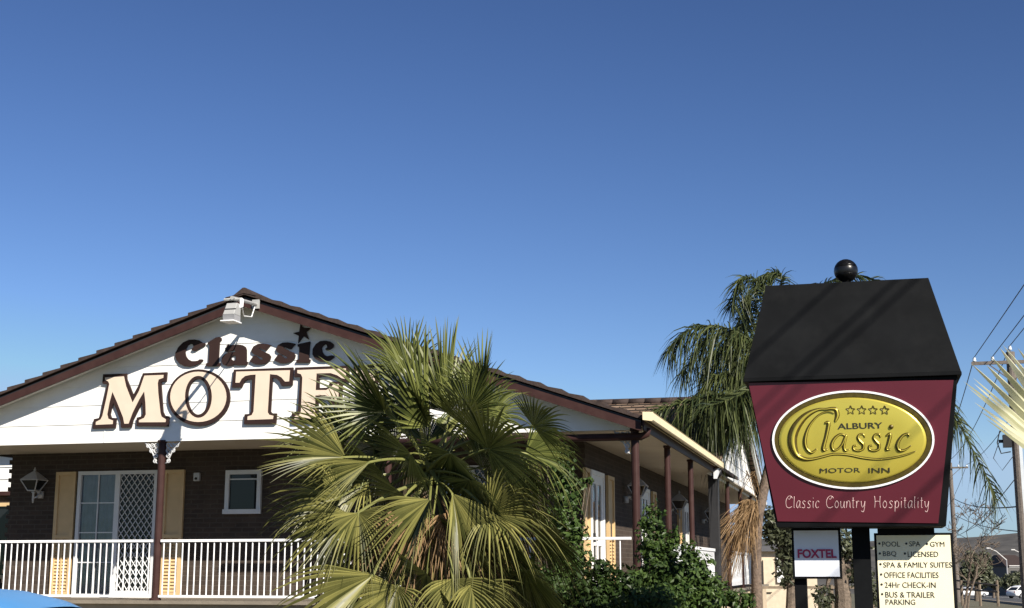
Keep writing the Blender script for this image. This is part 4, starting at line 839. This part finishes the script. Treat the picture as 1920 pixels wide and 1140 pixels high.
def strappy(x, y, Y, n, ln, seed, label):
    p = P3(x, y, Y); p.z = max(0, p.z - .75); root = empty('strappy_plant', (p.x, p.y, 0), label, 'plant', 'strappy plants in the garden', 0); rg = random.Random(seed); mb = MB()
    for k in range(n):
        a = rg.uniform(0, 6.28); d = nrm(Vector((math.cos(a), math.sin(a), rg.uniform(.8, 2.4)))); sd = nrm(d.cross(EZ)); prev = None; s = Vector((p.x + rg.uniform(-.3, .3), p.y + rg.uniform(-.3, .3), p.z))
        if rg.random() < .3: s.z = 0.0
        for q in range(5):
            t = q / 4; pt = s + d * (ln * t) - EZ * (ln * .45 * t * t); wv = .012 * (1 - .9 * t); r = [mb.add(pt - sd * wv), mb.add(pt + sd * wv)]
            if prev: mb.face(prev[0], prev[1], r[1], r[0])
            prev = r
    mb.build('foliage', M_grassy, root)
    b = MB(); b.tube([(p.x, p.y, 0), (p.x, p.y, p.z + .1)], [.12, .09], 8); b.build('stem', M_bark, root)
strappy(1362, 1120, 22, 300, 1.05, 31, 'grassy clump with thin leaves left of the palm trunk base'); strappy(1392, 1122, 23, 260, 1.0, 32, 'grassy clump with thin leaves right against the palm trunk base')
strappy(1590, 1130, 21, 160, .7, 33, 'spiky green clump between the two sign posts')
# trees
def tree(name, bx, Y, y_top, blobs, n, size, seed, m, label, tr=.12, group=None):
    base = Vector((P3(bx, 1100, Y).x, Y, gz(0, Y))); root = empty(name, base, label, 'tree', group, 0); rg = random.Random(seed)
    leaves(MB(), blobs, n, size, seed).build('crown', m, root)
    b = MB(); top = Vector((base.x, base.y, P3(bx, y_top, Y).z)); b.tube([base, base.lerp(top, .5) + Vector((.08, 0, 0)), top], [tr, tr * .8, tr * .45], 8)
    for c, r in blobs: c = Vector(c); s = base.lerp(top, rg.uniform(.45, .95)); b.tube([s, s.lerp(c, .6) + EZ * .1, c], [tr * .4, tr * .25, tr * .06], 5)
    b.build('trunk', M_bark, root); return root
tree('tree', 1478, 36, 1000, [el(1450, 975, 36, 26, 24), el(1478, 1010, 36, 30, 36), el(1450, 1000, 36, 22, 22), el(1480, 1065, 36, 26, 34), el(1500, 960, 36, 30, 34)], 3200, .075, 41, M_olive, 'dark evergreen tree half hidden behind the left side of the lantern sign', .14)
tree('tree', 1572, 26, 1010, [el(1545, 1120, 26, 22, 26), el(1600, 1030, 26, 30, 26), el(1612, 1075, 26, 30, 30), el(1570, 1020, 26, 36, 30), el(1635, 1115, 26, 26, 24)], 1500, .055, 42, M_olive, 'brown barked tree between the sign posts with sparse leaves', .19)
tree('tree', 1830, 110, 1050, [el(1826, 1062, 110, 22, 26), el(1846, 1060, 110, 14, 30), el(1812, 1078, 110, 16, 22), el(1838, 1085, 110, 22, 16)], 2600, .17, 43, M_olive, 'dark bushy tree beyond the timber rails, before the hill', .2)
for k, (x, y, Y, a, c, lb) in enumerate(((1862, 1090, 170, 14, 12, 'low dark tree in front of the grey shop building'), (1893, 1090, 190, 18, 14, 'rounded dark tree behind the white car'), (1912, 1082, 240, 16, 12, 'small dark tree at the far right, by the dark hall'))):
    tree('tree', x, Y, y - 4, [el(x, y, Y, a, c), el(x + a * .6, y + 3, Y, a * .6, c * .7)], 800, .22, 50 + k, M_olive, lb, .18)
def bare_tree(x, Y, ytop, seed, label, spread=1.0, lean=0.0):
    base = Vector((P3(x, 1100, Y).x, Y, gz(0, Y))); root = empty('bare_tree', base, label, 'tree', 'leafless trees by the road', 0); rg = random.Random(seed); tr = MB(); br = MB()
    H = P3(x, ytop, Y).z - base.z
    def grow(p, d, ln, r, lv):
        n = 4; pts = [p]; q = p.copy(); dd = d.copy()
        for k in range(n):
            dd = nrm(dd + Vector((rg.uniform(-.28, .28), rg.uniform(-.28, .28), rg.uniform(-.12, .2)))); q = q + dd * (ln / n); pts.append(q.copy())
        (tr if lv == 0 else br).tube(pts, [max(.008, r * (1 - .45 * k / n)) for k in range(n + 1)], 6 if lv < 2 else 4, lv > 0)
        if lv >= 5: return
        for k in range(3 if lv < 3 else 3):
            j = rg.randint(2 if lv == 0 else 1, n); a = rg.uniform(0, 6.28); nd = nrm(dd * .7 + Vector((math.cos(a) * spread, math.sin(a) * spread, rg.uniform(-.15, .6)))); grow(pts[j], nd, ln * rg.uniform(.55, .75), r * .55 * (1 - .1 * j), lv + 1)
    grow(base, nrm(Vector((lean, 0, 1))), H * .42, .011 * H, 0); tr.build('trunk', M_bark, root); br.build('branches', M_bark, root)
bare_tree(1800, 46, 890, 61, 'leafless tree with fine twigs right of the lantern sign', 1.0, .35); bare_tree(1812, 60, 930, 64, 'smaller leafless tree standing behind the other bare tree', 1.0, .2)

# ------------------------------------------------------------------ power poles and lines
def pole(x, y, h, label, cx=1.15, box=False):
    z = gz(x, y); root = empty('power_pole', (x, y, z), label, 'power pole', 'timber power poles along the street', math.atan2(RN.y, RN.x)); M = frame(Vector((x, y, z)), math.atan2(RN.y, RN.x))
    b = MB(M); b.tube([(0, 0, -.2), (0, 0, h * .5), (0, 0, h)], [.17, .155, .14], 12); b.build('shaft', M_pole, root)
    ins = [(-cx, h - .25), (-cx * .5, h - .25), (cx * .5, h - .25), (cx, h - .25)]
    b = MB(M); b.box(-cx - .1, cx + .1, -.22, -.145, h - .42, h - .31); b.build('cross_arm', M_pole, root)
    for a, zz in ins + [(0, h + .12)]:
        b = MB(M); yy = -.18 if a else 0; b.lathe((a, yy, zz - .06), [(.015, -.08), (.02, 0), (.06, .01), (.065, .05), (.045, .06), (.055, .10), (.03, .15)], 10); b.build('insulator', M_porc, root, smooth=True)
    b = MB(M); b.tube([(0, -.15, h - 1.0), (cx * .6, -.18, h - .42)], .02, 5); b.tube([(0, -.15, h - 1.0), (-cx * .6, -.18, h - .42)], .02, 5); b.build('brace', M_pole, root)
    if box:
        b = MB(M); b.box(-.42, -.16, -.25, .12, h - 3.15, h - 2.75); b.box(-.55, -.42, -.1, .0, h - 3.0, h - 2.9); b.build('junction_box', M_dark, root)
        b = MB(M); b.tube([(-.16, -.1, h - 2.6), (-.5, -.1, h - 2.62), (-.6, -.1, h - 3.0), (-.5, -.1, h - 3.35), (-.2, -.1, h - 3.3)], .022, 6); b.tube([(-.55, -.1, h - 3.0), (-.75, -.1, h - 3.5), (-.5, -.1, h - 3.9), (-.1, -.1, h - 3.4)], .012, 5); b.build('cable_loop', M_wire, root)
        b = MB(M); b.box(.06, .16, -.14, -.03, h - 6.5, h - 2.7); b.build('conduit', M_porc, root)
    return root
P1 = at(1894, 660, 45); p1h = P1.z
pole(P1.x, 45, p1h, 'nearest timber power pole with cross arm and black box at the right edge', box=True)
P2x = at(1789, 1000, 97).x
pole(P2x, 97, 9.6 , 'distant thin power pole just right of the sign, behind the bare trees', 1.1)
P3x = P2x + 14.5
pole(P3x, 150, 9.4, 'farthest power pole, seen beyond the feather palm frond', 1.1)
P0 = Vector((5.8, -5, 0)); pole(P0.x, P0.y, 9.8, 'power pole behind the viewpoint carrying the wires overhead')
pb = [(P0.x, P0.y, 9.8, 1.15), (P1.x, 45, p1h, 1.15), (P2x, 97, 9.6 + gz(0, 97), 1.1), (P3x, 150, 9.4 + gz(0, 150), 1.1)]
def wire(p, q, sag, r, label, grp='overhead power lines'):
    b = MB(); b.tube([p.lerp(q, t / 24) - EZ * (4 * sag * (t / 24) * (1 - t / 24)) for t in range(25)], r, 5); tag(b.build('power_line', M_wire), label, 'power line', grp)
WN = [(-1, 'street side'), (-.5, ''), (.5, ''), (1, '')]
WL = {(0, -1.0): 'overhead wire rising steeply up right from the left end of the near cross arm', (0, 0): 'overhead wire rising right from the top of the near pole', (0, -.5): 'overhead wire from the inner left insulator of the near cross arm', (0, 1.0): 'overhead wire leaving the right end of the near cross arm',
      (1, -1.0): 'wire falling from the left end of the near cross arm to the next pole', (1, 0): 'wire from the top of the near pole back to the distant thin pole', (1, 1.0): 'wire from the right end of the near cross arm to the distant pole', (2, -1.0): 'far wire from the left of the distant thin pole onward', (2, 1.0): 'far wire from the right of the distant thin pole onward'}
for (k, s), lb in WL.items():
    A, Bq = pb[k], pb[k + 1]; f_ = lambda T: Vector((T[0], T[1], T[2])) + RN * (T[3] * s) + EZ * (-.16 if s else .2) + (RD * -.18 if s else Vector((0, 0, 0)))
    wire(f_(A), f_(Bq), (.1, .6, .6)[k], .014 if k == 0 else .016, lb)
wire(Vector((P0.x, P0.y, 9.05)) + RN * 1.15, Vector((P1.x, 45, p1h - .75)) + RN * 1.15, .12, .022, 'added unseen thick cable slung below the right end of the near cross arm')  # added out of view, thickened so its shadow crosses the sign
Q1 = lambda y: Vector((P1.x - .14, 45.05, at(1900, y, 45).z))
Q2 = lambda y: Vector((P2x + .1, 96.9, at(1789, y, 97).z))
wire(Q2(935), Q1(950), .25, .024, 'thick cable crossing the bare tree towards the near pole'); wire(Q2(965), Q1(996), .2, .018, 'lower cable crossing behind the bare tree')
wire(Q1(900), Q2(1005), .3, .016, 'service wire slanting down left from the near pole')

# ------------------------------------------------------------------ far right street scene
def bld(name, x0, x1, y0, y1, Y, dpt, m, label, feats, roof=None):
    a, c = P3(x0, y1, Y), P3(x1, y0, Y); z0 = gz(0, Y); root = empty(name, ((a.x + c.x) / 2, Y, z0), label, 'building', None, 0)
    b = MB(); b.box(a.x, c.x, Y, Y + dpt, z0 - .5, c.z); b.build('wall', m, root)
    b = MB()
    if roof: zr = P3(x0, roof, Y).z; b.frustum([(a.x - .3, Y - .3, c.z), (c.x + .3, Y - .3, c.z), (c.x + .3, Y + dpt + .3, c.z), (a.x - .3, Y + dpt + .3, c.z)], [(a.x + .6, Y + dpt * .45, zr), (c.x - .6, Y + dpt * .45, zr), (c.x - .6, Y + dpt * .55, zr), (a.x + .6, Y + dpt * .55, zr)])
    else: b.box(a.x - .12, c.x + .12, Y - .12, Y + dpt + .12, c.z, c.z + .18)
    b.build('roof', M_bgd if m is not M_bgd else M_tile, root)
    for nm, fx0, fx1, fy0, fy1, fm in feats:
        p, q = P3(fx0, fy1, Y), P3(fx1, fy0, Y); b = MB(); b.box(p.x, q.x, Y - .12, Y - .003, p.z, q.z); b.build(nm, fm, root)
bld('shop_building', 1848, 1889, 1043, 1100, 300, 14, M_bgg, 'grey shop building with white panels below the hill', [('sign_panel', 1851, 1864, 1045, 1055, M_bgw), ('sign_panel', 1868, 1877, 1043, 1066, M_bgw), ('wall_panel', 1880, 1888, 1053, 1075, M_bgg), ('window', 1853, 1866, 1064, 1070, M_glass), ('window', 1868, 1879, 1069, 1073, M_bgw)])
bld('hall_building', 1891, 1935, 1062, 1110, 280, 16, M_bgd, 'dark low hall with a white fascia at the right edge', [('fascia', 1892, 1911, 1060, 1064, M_bgw), ('window', 1913, 1925, 1066, 1080, M_bgg), ('window', 1896, 1906, 1070, 1080, M_glass)], 1040)
bld('cottage', 1420, 1530, 1034, 1112, 60, 7, M_bgc, 'cream cottage behind the dark tree left of the sign', [('window', 1457, 1477, 1042, 1092, M_sgnw), ('window', 1484, 1500, 1050, 1090, M_glass), ('door', 1432, 1446, 1050, 1110, M_bgc)], 1022)
def street_lamp(x, y, hx, hy, Y, label):
    z0 = gz(0, Y); p = P3(x, y, Y); hd = P3(hx, hy, Y); root = empty('street_lamp', (p.x, Y, z0), label, 'street lamp', 'street lamps in the distance', 0)
    b = MB(); b.tube([(p.x, Y, z0), p], [.14, .09], 8); b.build('pole', M_bgg, root); b = MB(); b.tube([p, p.lerp(hd, .6) + EZ * .25, hd], [.08, .07, .06], 6); b.build('arm', M_bgw, root)
    b = MB(); b.box(hd.x - .45, hd.x + .15, Y - .15, Y + .15, hd.z - .06, hd.z + .10); b.build('lamp_head', M_bgw, root, bevel=.03)
street_lamp(1887, 1050, 1855, 1028, 200, 'street lamp with its long arm over the grey shop building'); street_lamp(1926, 1050, 1901, 1031, 210, 'street lamp whose arm enters at the right edge')
rf = empty('timber_fence', P3(1830, 1110, 72), 'weathered timber rail fence beside the road under the bare trees', 'fence', None, 0)
for y0, y1 in ((1088, 1098), (1104, 1110)): b = MB(); b.tube([P3(1700, y0 - 12, 76), P3(1790, y0, 73), P3(1872, y1, 68)], .05, 6); b.build('rail', M_tim, rf)
for x in (1715, 1760, 1802, 1836, 1869): Yq = 74 - (x - 1760) * .05; p = P3(x, 1092, Yq); b = MB(); b.tube([(p.x, Yq, gz(0, Yq) - .1), (p.x, Yq, p.z + .1)], .07, 6); b.build('post', M_tim, rf)
f2 = empty('timber_fence', (P3(1455, 1110, 40).x, 40, 0), 'dark timber fence rail between the palm trunk and the left sign post', 'fence', None, 0)
b = MB(); b.box(P3(1425, 1110, 40).x, P3(1640, 1110, 40).x, 40, 40.06, P3(1440, 1104, 40).z, P3(1440, 1099, 40).z); b.build('rail', M_tim, f2)
for x in (1427, 1486, 1560, 1636): p = P3(x, 1100, 40); b = MB(); b.box(p.x - .05, p.x + .05, 40.061, 40.14, 0, p.z + .05); b.build('post', M_tim, f2)

# ------------------------------------------------------------------ cars
def car(loc, rz, paint, label, grp=None):
    root = empty('parked_car', loc, label, 'car', grp, rz); M = frame(Vector(loc), rz)
    def loft(secs, mt, nm, par, smooth=True):
        b = MB(M); rings = [[b.add(p) for p in s] for s in secs]; n = len(rings[0])
        for k in range(len(rings) - 1):
            for q in range(n): b.face(rings[k][q], rings[k][(q + 1) % n], rings[k + 1][(q + 1) % n], rings[k + 1][q])
        b.face(*reversed(rings[0])); b.face(*rings[-1]); return b.build(nm, mt, par, smooth, .0)
    def sec(x, w, z0, z1, rnd=.12): return [(x, -w + rnd, z0), (x, w - rnd, z0), (x, w, z0 + rnd), (x, w, z1 - rnd), (x, w - rnd, z1), (x, -w + rnd, z1), (x, -w, z1 - rnd), (x, -w, z0 + rnd)]
    body = loft([sec(-2.2, .68, .42, .80), sec(-2.1, .80, .28, .92), sec(-1.4, .87, .22, .96), sec(0, .89, .2, .95), sec(.9, .88, .2, .93), sec(1.7, .85, .22, .86), sec(2.1, .76, .28, .76), sec(2.22, .62, .38, .66)], paint, 'body', root)
    gs = [(-1.95, .60, .955), (-1.35, .64, 1.34), (-.9, .64, 1.43), (-.3, .64, 1.46), (.25, .62, 1.42), (.55, .60, 1.33), (1.25, .66, .93)]
    loft([[(x, -.78, .92), (x, .78, .92), (x, w_, zt), (x, -w_, zt)] for x, w_, zt in gs], M_glass, 'window_glass', root, False)
    b = MB(M); n = 10; prev = None                                # roof skin, a thin curved sheet with rounded edges
    for x, w_, zt in [(-1.5, .645, 1.26), (-1.3, .655, 1.375), (-.9, .66, 1.455), (-.3, .66, 1.485), (.2, .64, 1.45), (.45, .625, 1.395), (.56, .615, 1.35)]:
        row = [b.add((x, -w_ + 2 * w_ * k / n, zt + .03 * (1 - (2 * k / n - 1) ** 4) - .015)) for k in range(n + 1)] + [b.add((x, w_ - 2 * w_ * k / n, zt - .030)) for k in range(n + 1)]
        if prev:
            for k in range(len(row)): b.face(prev[k], prev[(k + 1) % len(row)], row[(k + 1) % len(row)], row[k])
        prev = row
    b.build('roof', paint, root, True)
    for s in (-1, 1):
        for pts in ([(.55, .60, 1.30), (1.28, .78, .93)], [(-1.4, .65, 1.31), (-1.98, .76, .95)], [(-.25, .665, 1.43), (-.3, .80, .93)]):
            b = MB(M); b.tube([(x, s * y, z) for x, y, z in pts], .042, 6); b.build('pillar', paint if pts[0][0] != -.25 else M_dark, root)
        for x in (-1.35, 1.32):
            b = MB(M); b.tube([(x, s * .66, .31), (x, s * .90, .31)], .31, 20); wh = b.build('wheel', M_tyre, root); b = MB(M); b.tube([(x, s * .895, .31), (x, s * .91, .31)], [.19, .17], 14); b.build('rim', M_rim, wh)
        b = MB(M); b.box(2.08, 2.2, min(s * .42, s * .68), max(s * .42, s * .68), .58, .70); b.build('headlight', M_clear, root, bevel=.02)
        b = MB(M); b.box(-2.2, -2.1, min(s * .5, s * .72), max(s * .5, s * .72), .66, .82); b.build('tail_light', M_red, root, bevel=.02)
        b = MB(M); b.box(.85, 1.0, min(s * .80, s * .98), max(s * .80, s * .98), .93, 1.05); b.build('mirror', paint, root, bevel=.02)
    return root
car((-3.38, 8.6, 0), R(-4), M_blue, 'bright blue car at the bottom left with only its roof showing')
Yc = 165; pcw = P3(1921, 1110, Yc); car((pcw.x, Yc, gz(0, Yc)), R(25), M_wcar, 'white car parked on the road at the right edge', 'white cars on the far road')
Yc = 210; pcw = P3(1824, 1104, Yc); car((pcw.x, Yc, gz(0, Yc)), R(15), M_wcar, 'small white car seen between the timber rails under the bare trees', 'white cars on the far road')
